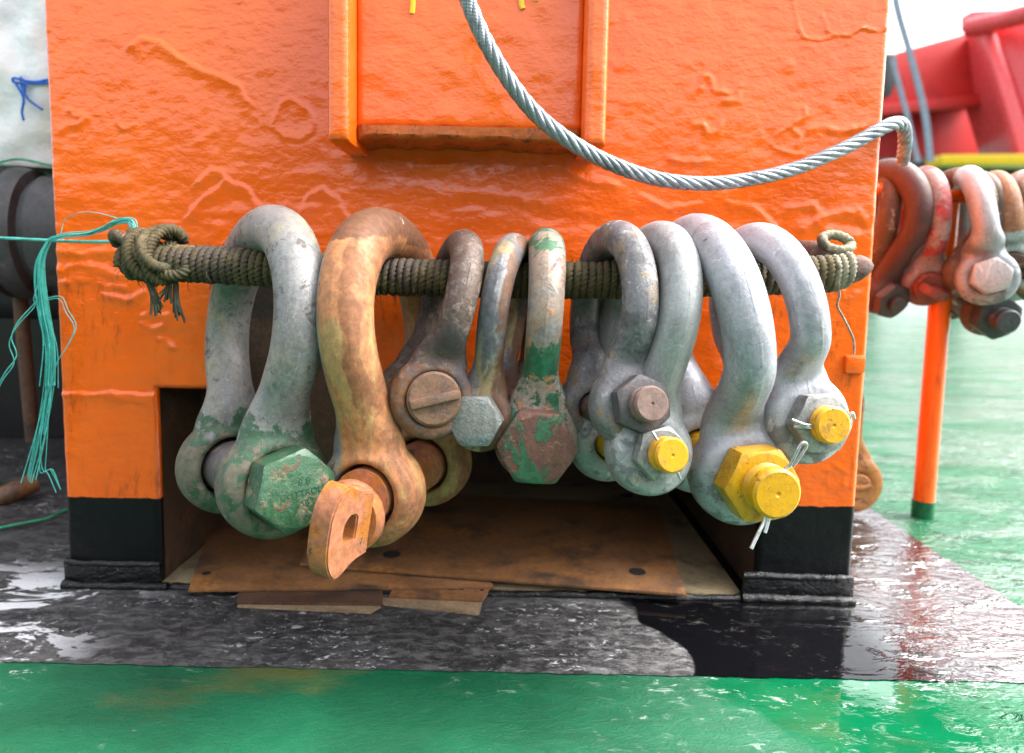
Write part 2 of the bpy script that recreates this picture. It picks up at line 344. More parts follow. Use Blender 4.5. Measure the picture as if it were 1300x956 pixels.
# ------------------------------------------------------------------ orange housing
H = empty('deck_housing', (0, 0, 0), label='orange painted steel housing with a rusty open recess at its foot and black painted base', cat='steel housing')
XL, XR, ZT = -.581, .4545, 1.35
OX0, OX1 = P(201, 600, 0)[0], P(967, 600, 0)[0]
OZ1 = P(500, 499, 0)[2]
RD = .47
FEAT = [  # (picture polyline on the front plate, height m, width m, one sided)
 ([(168, 55), (180, 47), (205, 53), (235, 74), (258, 87), (285, 97), (305, 108), (314, 122)], .0022, .006, 1),
 ([(347, 150), (352, 130), (370, 123), (390, 134), (401, 150), (397, 170), (383, 179), (360, 176), (349, 165)], .0018, .004, 1),
 ([(253, 228), (268, 212), (284, 216), (296, 233), (316, 237), (330, 258)], .0022, .006, 1),
 ([(240, 270), (250, 255), (264, 244), (280, 233)], .0018, .005, 1),
 ([(378, 292), (381, 265), (392, 245), (408, 236), (430, 252), (446, 278)], .0020, .005, 1),
 ([(1006, 0), (1012, 30), (1022, 50), (1040, 53), (1062, 42), (1080, 44), (1096, 34), (1118, 40), (1135, 30)], .0016, .0022, 0),
 ([(1043, 20), (1052, 38), (1060, 42)], .0015, .0022, 0),
 ([(885, 118), (892, 96), (902, 99), (906, 112), (925, 120), (938, 112), (936, 128), (915, 130)], .0022, .004, 0),
 ([(880, 160), (890, 158), (898, 168), (912, 170), (916, 158)], .0024, .005, 0),
 ([(978, 182), (990, 168), (1008, 158), (1020, 150), (1022, 137)], .0018, .003, 0),
 ([(980, 186), (1000, 194), (1016, 196)], .0016, .003, 0), ([(1000, 160), (1018, 172), (1012, 186)], .0015, .003, 0),
 ([(1028, 165), (1048, 162), (1068, 168), (1092, 160)], .0026, .006, 0),
 ([(848, 200), (870, 206), (898, 204)], .0024, .004, 0),
 ([(70, 318), (100, 322), (140, 320), (165, 326)], .0020, .006, 0), ([(72, 342), (105, 336), (150, 350), (185, 345)], .0022, .007, 0),
 ([(72, 360), (110, 357), (160, 366)], .0018, .006, 0), ([(130, 375), (160, 383), (180, 372)], .0025, .006, 0),
 ([(182, 402), (190, 396), (202, 402), (214, 400), (210, 414), (192, 420), (183, 412)], .0020, .005, 0),
 ([(200, 430), (212, 432), (218, 440)], .0026, .005, 0), ([(70, 497), (110, 499), (150, 497), (205, 500)], .0026, .004, 1),
 ([(150, 506), (175, 508), (200, 514)], .0016, .008, 0), ([(990, 270), (1030, 262), (1055, 300), (1085, 300)], .0022, .008, 0),
 ([(930, 255), (960, 262), (985, 285)], .0018, .005, 1), ([(1020, 290), (1045, 275), (1090, 270), (1100, 285)], .002, .006, 0),
 ([(1060, 360), (1075, 378), (1095, 374)], .0022, .006, 0), ([(1060, 590), (1075, 600), (1070, 615)], .0016, .004, 0),
 ([(820, 250), (850, 262), (880, 258)], .0015, .005, 1), ([(500, 205), (540, 215), (580, 210)], .0015, .006, 0),
 ([(700, 200), (730, 225), (780, 235)], .0016, .006, 0), ([(560, 250), (620, 246), (700, 258)], .0012, .008, 0),
 ([(88, 140), (110, 150), (80, 165)], .0018, .006, 0), ([(150, 155), (158, 165), (172, 160)], .0015, .004, 0),
]
def front_panel():
    st = .0023
    xs = np.unique(np.concatenate([np.arange(XL, XR, st), [XR, OX0, OX1]])); zs = np.unique(np.concatenate([np.arange(DECK-.002, .80, st), [.80, OZ1]]))
    X, Z = np.meshgrid(xs, zs)
    D = .0012*fbm(X*9, Z*9, 3, 3)+.0006*fbm(X*45, Z*62, 8, 3)+.0004*fbm(X*80, Z*130, 12, 2)
    lump = fbm(X*24, Z*32, 21, 3); D += .003*np.clip(lump-.42, 0, 1)
    band = np.exp(-((Z-.43)/.10)**2)                # paint runs thick along the rail
    D += band*.0015*fbm(X*16, Z*60, 31, 3)
    for pl, h, w, one in FEAT:
        q = [tuple(P(u, v_, 0)[[0, 2]]) for u, v_ in pl]
        wx = X+.004*fbm(X*70, Z*70, 41, 2); wz = Z+.004*fbm(X*70, Z*70, 47, 2)
        d, sd = seg_dist(wx, wz, q); h *= 1.0; w *= .8
        if one:
            sg = .5+.5*np.tanh(sd*d/.0022); D += h*(sg*np.exp(-(d/(w*2.4))**2)-(1-sg)*.3*np.exp(-(d/(w*.7))**2))
        else: D += h*np.exp(-(d/w)**2)*(.7+.8*fbm(X*90, Z*90, 51, 2))
    # softened outer corners and opening edges
    e = np.minimum(X-XL, XR-X); D -= np.clip(.007-e, 0, .007)**2/.007*.9
    ed = np.where((Z < OZ1+.02), np.maximum(np.maximum(OX0-X, X-OX1), Z-OZ1), .05); D -= np.clip(.006-np.clip(ed, 0, 1), 0, .006)**2/.006*.8
    V = np.stack([X, -D, Z], -1).reshape(-1, 3); n = len(xs); F_ = []
    cx = (xs[:-1]+xs[1:])/2; cz = (zs[:-1]+zs[1:])/2
    hole = (cx[None] > OX0) & (cx[None] < OX1) & (cz[:, None] < OZ1)
    jj, ii = np.nonzero(~hole)
    F_ = np.stack([jj*n+ii, jj*n+ii+1, (jj+1)*n+ii+1, (jj+1)*n+ii], -1)
    return V, F_
V, F_ = front_panel(); fp = mesh('front_panel', V, F_, ORANGE, H)
bm = bmesh.new(); bm.from_mesh(fp.data); bmesh.ops.delete(bm, geom=[q for q in bm.verts if not q.link_faces], context='VERTS')
be = [e for e in bm.edges if e.is_boundary]; r = bmesh.ops.extrude_edge_only(bm, edges=be)
for q in r['geom']:
    if isinstance(q, bmesh.types.BMVert): q.co.y = .010
bm.to_mesh(fp.data); bm.free(); fp.data.polygons.foreach_set('use_smooth', [True]*len(fp.data.polygons)); fp.data.set_sharp_from_angle(angle=math.radians(50))
m = MB(); m.box((XL+.001, -.004, .80), (XR-.001, .010, ZT)); m.build('upper_panel', ORANGE, H)
m = MB(); m.box((XL+.002, .010, DECK), (XL+.012, .75, ZT)); m.build('side_panel', ORANGE, H)
m = MB(); m.box((XR-.012, .010, DECK), (XR-.002, .75, ZT)); m.build('side_panel', ORANGE, H)
m = MB(); m.box((XL, -.004, ZT), (XR, .75, ZT+.012)); m.build('top_panel', ORANGE, H)
m = MB(); m.box((XL+.012, .74, DECK), (XR-.012, .75, ZT)); m.build('back_panel', ORANGE, H)
# recess lining
m = MB(); m.box((OX0-.012, .0105, DECK), (OX0-.001, RD, OZ1+.03)); m.build('recess_side', RUSTD, H)
m = MB(); m.box((OX1+.001, .0105, DECK), (OX1+.012, RD, OZ1+.03)); m.build('recess_side', RUSTD, H)
m = MB(); m.box((OX0-.001, .0105, OZ1+.004), (OX1+.001, RD, OZ1+.03)); m.build('recess_top', RUSTD, H)
m = MB(); m.box((OX0-.012, RD, DECK), (OX1+.012, RD+.01, OZ1+.03)); m.build('recess_back', RUSTD, H)
FZ = -.0165
fl_r = Pz(944, 757, FZ); 
m = MB(); m.prism([(OX0, .462, FZ), (OX0, .002, FZ), (fl_r[0]-.012, -.002, FZ), (fl_r[0], .006, FZ), (fl_r[0]-.003, .462, FZ)], (0, 0, -.005)); m.build('recess_floor', FLOOR, H)
# base doubler and weld beads
for a, b in ((XL-.001, OX0+.001), (OX1-.018, XR+.001)):
    m = MB(); m.box((a, -.006, DECK-.001), (b, -.0005, .008)); m.build('base_plate', BLACK, H, bevel=.002)
def bead(a, b, z, y, r, n=150, name='weld_bead'):
    x = np.linspace(a, b, n); q = np.stack([x, y+.0015*fbm(x*30, x*0, 3, 2), z+.0018*fbm(x*22, x*0+5, 6, 3)], -1)
    v, f = sweep(q, r*(1+.35*fbm(x*60, x*0+2, 9, 3)), 10); return mesh(name, v, f, BLACK, H)
bead(XL+.001, OX0, .009, -.003, .0048); bead(OX1-.018, XR-.001, .009, -.003, .0048)
bead(XL, OX0+.012, DECK+.003, -.009, .0062); bead(OX0+.012, OX1-.02, DECK+.001, -.006, .0055, 250); bead(OX1-.02, XR, DECK+.003, -.009, .0062)

# channel post welded on the front
CH = empty('channel_post', (0, 0, 0)); CH.parent = H
zb = P(600, 176, -.06)[2]
def rough_slab(name, x0, x1, yf, yb, z0, z1, parent, mat=ORANGE, rag=.0015, taper=0):
    nx = max(2, int((x1-x0)/.004)); zs = np.linspace(z0, z1, 90); xs = np.linspace(x0, x1, nx+1); X, Z = np.meshgrid(xs, zs)
    e = np.minimum(np.minimum(X-x0, x1-X), Z-z0); D = .0016*fbm(X*40, Z*40, 61, 4)-np.clip(.005-e, 0, .005)**2/.005*.9
    Zr = Z+(Z-z0 < .004)*rag*fbm(X*60, Z*0, 5, 3)*2
    Xs = X+taper*(Z-z0)*np.where(X < (x0+x1)/2, 1, 0)
    V = np.stack([Xs, yf-D, Zr], -1).reshape(-1, 3); n = nx+1
    F_ = [(j*n+i, j*n+i+1, (j+1)*n+i+1, (j+1)*n+i) for j in range(len(zs)-1) for i in range(nx)]
    o = mesh(name, V, F_, mat, parent); bm = bmesh.new(); bm.from_mesh(o.data)
    r = bmesh.ops.extrude_edge_only(bm, edges=[e for e in bm.edges if e.is_boundary])
    for q in r['geom']:
        if isinstance(q, bmesh.types.BMVert): q.co.y = yb
    bm.to_mesh(o.data); bm.free(); o.data.polygons.foreach_set('use_smooth', [True]*len(o.data.polygons)); o.data.set_sharp_from_angle(angle=math.radians(50)); return o
fa, fb = P(415, 176, -.105), P(443, 176, -.105); ga, gb = P(741, 180, -.105), P(769, 184, -.105)
rough_slab('flange', fa[0], fb[0], -.105, .001, fa[2], .82, CH, taper=.006); rough_slab('flange', ga[0], gb[0], -.105, .001, gb[2], .82, CH)
wz = P(600, 163, -.068)[2]
web = rough_slab('web', fb[0]-.001, ga[0]+.001, -.068, -.001, wz, .82, CH)
DIRT = surface('dirty_orange_edge', (.40, .085, .008), [((.12, .04, .012), 60, .54, .65)], rough=.5, seed=12)
rough_slab('web_lip', fb[0]+.001, ga[0]-.001, -.0725, -.002, P(600, 177, -.0725)[2], wz+.001, CH, DIRT, .002)
YEL = surface('yellow_paint', (.83, .52, .008), [((.5, .28, .02), 120, .66, .75)], rough=.35, vary=.06, bump=.25, seed=14)
for pl in ([(523, -30), (524, 4), (523, 17)], [(663, -25), (662, 3), (664, 11)], [(681, -20), (681, 1)], [(668, -26), (676, -16), (682, -4)]):
    q = spline([P(u, v_, -.0690) for u, v_ in pl], 12); o = tube_obj('paint_mark', q, .0032, YEL, CH); o.scale = (1, .35, 1); o.location.y = -.0690*(1-.35)
# rail bar with pointed end
BARY = -.13
BP = [(158, 333), (180, 333), (300, 338), (460, 349), (510, 352), (700, 356), (890, 353), (1040, 348), (1075, 343)]
bar_pts = spline([P(u, v_, BARY) for u, v_ in BP], 120)
BARM = surface('rusted_bar', (.11, .058, .045), [((.17, .06, .025), 40, .5, .7), ((.05, .03, .028), 25, .5, .7)], rough=.75, bump=.9, seed=15)
tube_obj('rail', bar_pts, .0135, BARM, H, nsec=16)
tip = [P(1070, 343, BARY), P(1082, 341, BARY), P(1094, 339, BARY), P(1102, 338, BARY), P(1108, 338, BARY)]
v, f = sweep(spline(tip, 24), np.interp(np.linspace(0, 1, 25), [0, .45, .8, 1], [.017, .0145, .008, .0025]), 12, 5, .2, .2); mesh('rail_tip', v, f, BARM, H)
# rail bracket at right and gusset at left
a = P(1066, 322, BARY); v, f = sweep([a+(-.004, .02, -.002), a+(-.002, .06, .002), (a[0], .0, a[2]+.004)], [.014, .015, .018], 10); mesh('rail_bracket', v, f, BARM, H)
a = P(232, 335, BARY); v, f = sweep([a+(0, .015, 0), a+(0, .07, 0), (a[0], 0., a[2])], [.012, .013, .016], 10); mesh('rail_bracket', v, f, BARM, H)
g = [P(276, 352, -.072), P(323, 490, -.035), P(350, 590, -.03), P(372, 660, -.02), P(430, 662, -.012), P(452, 500, -.015), P(448, 345, -.045)]
m = MB(); m.prism(g, (0, .010, 0)); m.build('gusset', RUSTD, H, bevel=.0015)
nub = P(1086, 462, -.006); m = MB(); m.box(nub-np.array((.013, .002, .013)), nub+np.array((.013, .012, .011))); m.build('weld_nub', ORANGE, H, bevel=.005)

# ------------------------------------------------------------------ loose plates in the recess
def plate(name, poly, z, th, mat, label, holes=(), cat='steel plate', yb=None):
    p = [Pz(u, v_, z) for u, v_ in poly]; c = np.mean(p, 0); E = empty(name, (c[0], c[1], z-th), label=label, cat=cat)
    m = MB(); m.prism([q-np.array((c[0], c[1], z-th)) for q in p], (0, 0, -th)); o = m.build('plate', mat, E, bevel=min(.0012, th*.3))
    for (u, v_, rr) in holes:
        q = Pz(u, v_, z)-np.array((c[0], c[1], z-th)); b = MB(); b.add([(q[0]+rr*math.cos(k*.5236), q[1]+rr*math.sin(k*.5236), q[2]+.0006) for k in range(12)], [tuple(range(12))])
        b.build('bolt_hole', HOLE, E)
    return E
HOLE = NT('hole_dark').out((.006, .005, .005), .9, 0.)
plate('steel_plate', [(239, 748), (276, 640), (560, 640), (627, 744)], -.0115, .0045, RUST, 'flat brown rusted plate lying lowest at the left of the recess floor', [(262, 728, .006)])
plate('steel_plate', [(380, 715), (420, 620), (836, 640), (872, 754)], -.0055, .0045, RUST, 'large rusted plate with two bolt holes lying on top in the recess', [(497, 704, .013), (809, 726, .012), (795, 629, .013)])
plate('metal_strip', [(300, 764), (303, 748), (486, 748), (486, 766)], -.0165, .0045, RUSTD, 'narrow dark rusty strip under the left front of the recess plates', cat='metal strip')
plate('metal_strip', [(494, 755), (500, 744), (625, 744), (612, 761)], -.0155, .0045, RUST, 'short light brown strip under the middle front of the recess plates', cat='metal strip')
plate('wood_strip', [(301, 770), (304, 760), (480, 762), (483, 770), (470, 778)], DECK+.002, .002, TAN, 'pale wet wood strip on the deck below the left rusty strip', cat='wood strip')
plate('wood_strip', [(474, 766), (480, 758), (612, 764), (608, 780)], DECK+.0023, .002, TAN, 'short pale wood strip on the deck below the middle brown strip', cat='wood strip')

# ------------------------------------------------------------------ shackles
def bow_mesh(L, W_, b, r, R, hole, vox=.0027):
    t = 1.9*r; yl = W_/2+t/2; zc = L-b
    half = []                                             # crown -> lug, front side (negative y)
    for a in np.linspace(90, -12, 22): half.append((-b*math.cos(math.radians(a)), zc+b*math.sin(math.radians(a))))
    p0 = np.array(half[-1]); t0 = np.array((math.sin(math.radians(12)), -1.)); p1 = np.array((-yl, 1.0*R)); d = max(.02, (p0-p1)[1])
    for s in np.linspace(0, 1, 16)[1:]:
        h00, h10, h01, h11 = 2*s**3-3*s*s+1, s**3-2*s*s+s, -2*s**3+3*s*s, s**3-s*s
        half.append(tuple(h00*p0+h10*d*t0+h01*p1+h11*d*np.array((0, -1.))))
    half.append((-yl, .62*R)); half = np.array(half)
    full = np.vstack([half[::-1], half[1:]*np.array((-1, 1))])
    n = len(full); V = []; F_ = []; ns = 20
    T = np.gradient(full, axis=0); T /= np.linalg.norm(T, axis=1)[:, None]
    for i in range(n):
        y, z = full[i]; nn = np.array((-T[i][1], T[i][0]))
        s = np.clip((1.75*R-z)/(1.1*R), 0, 1) if abs(y) > .5*W_ and z < zc else 0
        s = s*s*(3-2*s); rr = r*(1+.07*np.exp(-((z-L)/(.5*b))**2))
        wx = rr*(1-s)+.76*R*s; wn = rr*(1-s)+t*.44*s
        for k in range(ns):
            a = 2*math.pi*k/ns; V.append((wx*math.cos(a), y+nn[0]*wn*math.sin(a), z+nn[1]*wn*math.sin(a)))
    for i in range(n-1):
        for k in range(ns): q = (k+1) % ns; F_.append((i*ns+k, i*ns+q, (i+1)*ns+q, (i+1)*ns+k))
    F_ += [tuple(range(ns))[::-1], tuple(range((n-1)*ns, n*ns))]
    m = MB(); m.add(V, F_)
    prof = []; ro = t*.36; ri = t*.12                        # rounded ring section
    for a in np.linspace(-90, 90, 13): c, s = math.cos(math.radians(a)), math.sin(math.radians(a)); prof.append((R-ro+ro*c, (t/2-ro)*np.sign(s)+ro*s))
    for a in np.linspace(90, 270, 9): c, s = math.cos(math.radians(a)), math.sin(math.radians(a)); prof.append((hole+ri+ri*c, (t/2-ri)*np.sign(s if abs(s) > 1e-6 else 0)+ri*s))
    prof.append(prof[0])
    for sg in (-1, 1):
        v, f = lathe(prof, 44); m.add([(x, y+sg*yl, z) for x, y, z in v], f)
    me = bpy.data.meshes.new('bow_src'); me.from_pydata(m.v, [], m.f); bm = bmesh.new(); bm.from_mesh(me); bmesh.ops.remove_doubles(bm, verts=bm.verts[:], dist=1e-6); bmesh.ops.recalc_face_normals(bm, faces=bm.faces[:]); bm.to_mesh(me); bm.free()
    o = bpy.data.objects.new('bow_src', me); COL.objects.link(o)
    q = o.modifiers.new('a', 'REMESH'); q.mode = 'VOXEL'; q.voxel_size = vox
    q = o.modifiers.new('b', 'SMOOTH'); q.factor = .5; q.iterations = 7
    dg = bpy.context.evaluated_depsgraph_get(); out = bpy.data.meshes.new_from_object(o.evaluated_get(dg)); bpy.data.objects.remove(o); out.name = 'bow'
    out.polygons.foreach_set('use_smooth', [True]*len(out.polygons)); out.materials.clear(); return out

def shackle(loc, rot, g, mats, style, label, group, pr=None, hr=None, hh=None, hp=0, ext=.02, collar=None, vox=.0027, rear=None):
    """style of the front end of the pin: hex / nut / slot / eye / tee"""
    L, W_, b, r, R = (g[k] for k in ('L', 'W', 'b', 'r', 'R')); t = 1.9*r; yf = W_/2+t
    Rm = Matrix.Rotation(rot[0], 3, 'Z') @ Matrix.Rotation(rot[1], 3, 'Y') @ Matrix.Rotation(rot[2], 3, 'X')
    E = empty('shackle', loc, Rm.to_euler(), label=label, cat='shackle', group=group)
    pr = pr or R*.50; hole = min(pr*1.12, R*.62)
    link('bow', bow_mesh(L, W_, b, r, R, hole, vox), mats['bow'], E)
    hm, sm = mats.get('head', mats['bow']), mats.get('pin', mats.get('head', mats['bow']))
    rearm = mats.get('rear', hm); hr = hr or R*.72; hh = hh or R*.5
    ch = pr*.12
    if style == 'hex':
        lathe_obj('pin', [(0, yf), (pr, yf), (pr, -yf-.012), (pr-ch, -yf-.012-ch), (0, -yf-.012-ch)], sm, E)
        hex_obj('bolt_head', hr, hh, -yf-.0005, hp, hm, E); hex_obj('nut', hr*.95, hh*.8, yf+hh*.8, hp+20, rearm, E)
    elif style == 'nut':
        y1 = yf+hh+ext; prof = [(0, -yf), (pr, -yf), (pr, yf+hh*.9)]
        for k in range(5): q = yf+hh+.0015+k*ext*.11; prof += [(pr*.93, q), (pr, q+ext*.05)]
        prof += [(pr*.985, yf+hh+ext*.62), (pr, y1-ch), (pr-ch, y1), (pr*.12, y1), (pr*.05, y1-.0012), (0, y1-.0012)]
        lathe_obj('pin', prof, sm, E, 44)
        hex_obj('nut', hr, hh, -yf-.0005, hp, hm, E); hex_obj('bolt_head', hr*.92, hh*.75, yf+hh*.75, hp, rearm, E)
    elif style == 'slot':
        lathe_obj('pin', [(0, yf+.001), (pr, yf+.001), (pr, -yf-.014), (pr-ch, -yf-.016), (0, -yf-.016)], sm, E)
        lathe_obj('pin_head', [(0, yf-.002), (hr, yf-.002), (hr, yf+hh-.002), (hr-.0025, yf+hh), (0, yf+hh)], hm, E)
        m = MB(); m.box((-hr*.93, -yf-hh-.006, -hr*.17), (hr*.93, -yf-hh+.001, hr*.17)); o = m.build('head_rib', hm, E, bevel=.0022); o.rotation_euler = (0, math.radians(-hp), 0)
    elif style in ('eye', 'tee'):
        lathe_obj('pin', [(0, yf), (pr, yf), (pr, -yf-.012), (pr-ch, -yf-.014), (0, -yf-.014)], sm, E)
        c = collar or (hr, .010)
        lathe_obj('collar', [(0, yf), (c[0], yf), (c[0]*1.0, yf+c[1]*.8), (c[0]*.93, yf+c[1]), (0, yf+c[1])], hm, E, 44)
        y0 = yf+c[1]-.002; tw = c[0]*.33 if style == 'eye' else c[0]*.30; hl = c[0]*1.22 if style == 'eye' else c[0]*.8; ln = ext
        # flat tab in the local yz plane, rounded end, hole across x
        outl = []
        cyc = -(y0+ln*.50); hz = hl*.92
        prof2 = [(-y0, c[0]*.86), (-(y0+ln*.35), c[0]*.95), (-(y0+ln*.75), hl*.98), (-(y0+ln), hl*.55), (-(y0+ln*1.05), 0), (-(y0+ln), -hl*.60), (-(y0+ln*.75), -hl*1.0), (-(y0+ln*.35), -c[0]*.95), (-y0, -c[0]*.86)]
        oo = spline([(0, a, z) for a, z in prof2], 40)[:, 1:]
        nn = len(oo); hc = (-(y0+ln*.52), -.0); hrd = c[0]*.34 if style == 'eye' else 0
        bm = bmesh.new()
        if hrd:
            ang = [math.atan2(z-hc[1], a-hc[0]) for a, z in oo]
            inn = [(hc[0]+hrd*.85*math.cos(q), hc[1]+hrd*1.15*math.sin(q)) for q in ang]
            rows = []
            for sx, sc in ((-tw, 0), (tw, 0)):
                rows.append(([bm.verts.new((sx, a, z)) for a, z in oo], [bm.verts.new((sx, a, z)) for a, z in inn]))
            (o1, i1), (o2, i2) = rows
            for k in range(nn):
                q = (k+1) % nn
                for fa_ in ((o1[k], o1[q], i1[q], i1[k]), (o2[q], o2[k], i2[k], i2[q]), (o1[q], o1[k], o2[k], o2[q]), (i1[k], i1[q], i2[q], i2[k])): bm.faces.new(fa_)
        else:
            o1 = [bm.verts.new((-tw, a, z)) for a, z in oo]; o2 = [bm.verts.new((tw, a, z)) for a, z in oo]
            bm.faces.new(o1); bm.faces.new(o2[::-1])
            for k in range(nn): q = (k+1) % nn; bm.faces.new((o1[q], o1[k], o2[k], o2[q]))
        bmesh.ops.recalc_face_normals(bm, faces=bm.faces[:])
        bmesh.ops.bevel(bm, geom=[e for e in bm.edges if e.calc_face_angle(0) > .9], offset=.0014, segments=2, affect='EDGES')
        me = bpy.data.meshes.new('pin_tab'); bm.to_mesh(me); bm.free(); me.polygons.foreach_set('use_smooth', [True]*len(me.polygons)); me.set_sharp_from_angle(angle=math.radians(40))
        o = link('pin_tab', me, hm, E); me.transform(Matrix.Translation((0, -y0, 0)) @ Matrix.Rotation(math.radians(-10 if style == 'eye' else 0), 4, 'Z') @ Matrix.Translation((0, y0, 0)))
        o.rotation_euler = (0, math.radians(hp), 0)
    return E, yf

G1 = lambda n, base, p, **k: surface(n, base, p, **{**dict(rough=.46, met=.25, vary=.22, bump=.34, seam=True), **k})
GREEN = (.022, .078, .034); RU = (.34, .12, .035); RB = (.13, .05, .03); TN = (.34, .28, .17)
m1 = dict(bow=G1('galvanised_green_stained', (.205, .201, .197), [(TN, 14, .48, .64, dict(st=(1, 1, .4), a=.75)), ((.11, .115, .125), 40, .55, .66, dict(a=.8, r=.4, m=.3)), ((.45, .20, .12), 60, .68, .74, dict(st=(1, 1, .3))), (GREEN, 34, .46, .52, dict(z=(.10, .03), r=.45)), ((.20, .14, .11), 70, .54, .60, dict(z=(.09, .02), a=.6)), ((.10, .085, .075), 60, .58, .63)], seed=1),
          head=surface('green_bolt_paint', (.019, .070, .030), [((.27, .20, .13), 24, .54, .64), ((.11, .055, .03), 60, .55, .63), ((.035, .095, .05), 30, .5, .6)], rough=.4, bump=.5, seed=2),
          pin=surface('grey_pin', (.13, .11, .11), [(TN, 40, .55, .7)], rough=.45, met=.3, seed=3), rear=ORANGE)
m2 = dict(bow=G1('orange_rusted_galvanised', (.22, .23, .23), [((.42, .165, .055), 7, .20, .33, dict(x=(-.026, -.006), st=(1, 1, .45), r=.6)), ((.31, .24, .09), 38, .54, .62, dict(st=(1.6, 1.6, .12), a=.6, z=(.22, .15))), ((.21, .08, .03), 22, .52, .66, dict(x=(-.004, .012), r=.75, st=(1, 1, .6))), ((.13, .05, .02), 16, .42, .50, dict(z=(.225, .262))), ((.12, .04, .02), 34, .63, .68), ((.5, .44, .34), 30, .67, .72)], seed=4),
          head=surface('chipped_ochre_paint', (.33, .112, .016), [((.37, .135, .065), 18, .42, .54), ((.10, .05, .045), 48, .60, .65, dict(h=-.5)), ((.30, .10, .03), 90, .6, .7)], rough=.5, bump=.5, seed=5))
m3 = dict(bow=G1('dark_brown_shackle', (.085, .056, .043), [((.19, .080, .032), 18, .46, .56, dict(z=(.08, .0))), ((.165, .125, .105), 110, .50, .60, dict(a=.8)), ((.06, .05, .055), 15, .52, .66), ((.25, .12, .04), 30, .66, .74)], rough=.55, bump=.5, seed=6),
          head=surface('rust_brown_pin', (.14, .072, .040), [((.10, .06, .045), 40, .5, .65), ((.26, .15, .10), 60, .6, .7)], rough=.6, bump=.6, seed=7))
m4 = dict(bow=G1('streaked_grey', (.215, .21, .21), [((.30, .22, .10), 22, .44, .56, dict(st=(1.5, 1.5, .15), a=.9)), ((.13, .055, .025), 16, .38, .48, dict(x=(-.004, .012), st=(1, 1, .3))), ((.10, .10, .115), 40, .52, .60, dict(st=(1, 1, .35))), (RU, 50, .66, .72)], seed=8),
          head=surface('rough_cast_zinc', (.20, .20, .188), [((.09, .17, .16), 35, .5, .64), ((.48, .48, .46), 60, .6, .7)], rough=.55, met=.2, bump=.9, seed=9))
m5 = dict(bow=G1('worn_green_paint', (.27, .205, .16), [((.19, .18, .17), 22, .5, .58), ((.115, .05, .04), 17, .47, .53, dict(st=(1, 1, .45))), ((.012, .105, .05), 24, .43, .455, dict(z=(.15, .05), st=(1, 1, .6), r=.4, h=.5)), ((.022, .11, .05), 40, .58, .61, dict(z=(.14, .20))), ((.27, .205, .17), 48, .565, .59, dict(z=(.20, .02), h=-.3)), ((.34, .15, .06), 40, .58, .64), ((.12, .06, .05), 20, .45, .6, dict(z=(.02, -.01)))], seed=10),
          head=surface('rusty_green_bolt', (.125, .052, .038), [((.022, .105, .05), 30, .49, .52, dict(h=.5, st=(1.3, 1, .9))), ((.25, .12, .08), 120, .57, .68)], rough=.55, bump=.7, seed=11))
m6 = dict(bow=G1('slate_grey_galvanised', (.155, .153, .162), [((.24, .16, .075), 30, .56, .64, dict(a=.8)), ((.085, .083, .088), 28, .50, .60), ((.32, .32, .32), 70, .58, .66), ((.30, .17, .07), 26, .55, .68, dict(z=(.03, -.02)))], seed=12),
          head=surface('dark_oxide_nut', (.075, .068, .07), [((.15, .10, .085), 40, .55, .7)], rough=.5, met=.2, seed=13),
          pin=surface('rusty_bolt_end', (.18, .11, .09), [((.50, .26, .03), 45, .66, .7), ((.09, .06, .05), 50, .55, .65)], rough=.55, seed=14))
LG = lambda n, s, base=(.29, .293, .305), yel=.64: G1(n, base, [((.42, .34, .17), 24, yel, yel+.1, dict(a=.6, st=(1, 1, .6))), ((.19, .20, .21), 22, .52, .66, dict(a=.6, m=.3, r=.4, st=(1, 1, .5))), ((.08, .08, .085), 70, .66, .69, dict(a=.85)), ((.10, .10, .10), 50, .60, .66, dict(a=.7, z=(.06, .0))), ((.48, .49, .51), 90, .60, .72, dict(a=.6))], seed=s, rough=.42, vary=.13)
YPIN = surface('yellow_pin_paint', (.58, .295, .003), [((.20, .11, .02), 80, .60, .63), ((.44, .20, .006), 25, .50, .64), ((.10, .08, .06), 150, .63, .66)], rough=.36, vary=.08, bump=.3, seed=21)
ZN = surface('zinc_nut', (.29, .29, .275), [((.16, .16, .16), 40, .52, .68, dict(m=.4)), ((.45, .38, .25), 30, .62, .72, dict(a=.6))], rough=.4, met=.45, bump=.3, seed=22)
STEEL = surface('cotter_steel', (.50, .50, .50), [], rough=.3, met=.8, seed=23)
m7 = dict(bow=LG('pale_galvanised_stained', 15, (.275, .285, .285), .58), head=ZN, pin=YPIN, rear=YPIN)
m8 = dict(bow=LG('bright_galvanised', 17, (.325, .33, .362), .70), head=YPIN, pin=YPIN)
m9 = dict(bow=LG('new_galvanised', 18, (.36, .36, .39), .70), head=ZN, pin=YPIN, rear=YPIN)
GF = 'bow shackles hung on the front rail'
SH = {}; OFF = {}
def add(k, *a, **kw): SH[k] = shackle(*a, **kw)
add('S1', (-0.2734, -0.1678, 0.1844), (0.689, 0.130, -0.107), dict(L=.2587, W=.0925, b=.1049, r=0.0246, R=.0530), m1, 'hex', 'grey galvanised bow shackle with a big green hex bolt head, leftmost on the rail', GF, pr=.029, hr=.0395, hh=.034, hp=22)
add('S2', (-0.1150, -0.1449, 0.1789), (-0.250, -0.113, -0.050), dict(L=.2605, W=.0944, b=.1002, r=0.0267, R=.0520), m2, 'eye', 'large orange rusted bow shackle with an ochre eye pin tab with a hole', GF, pr=.028, hr=.036, hp=14, ext=.056, collar=(.0345, .014))
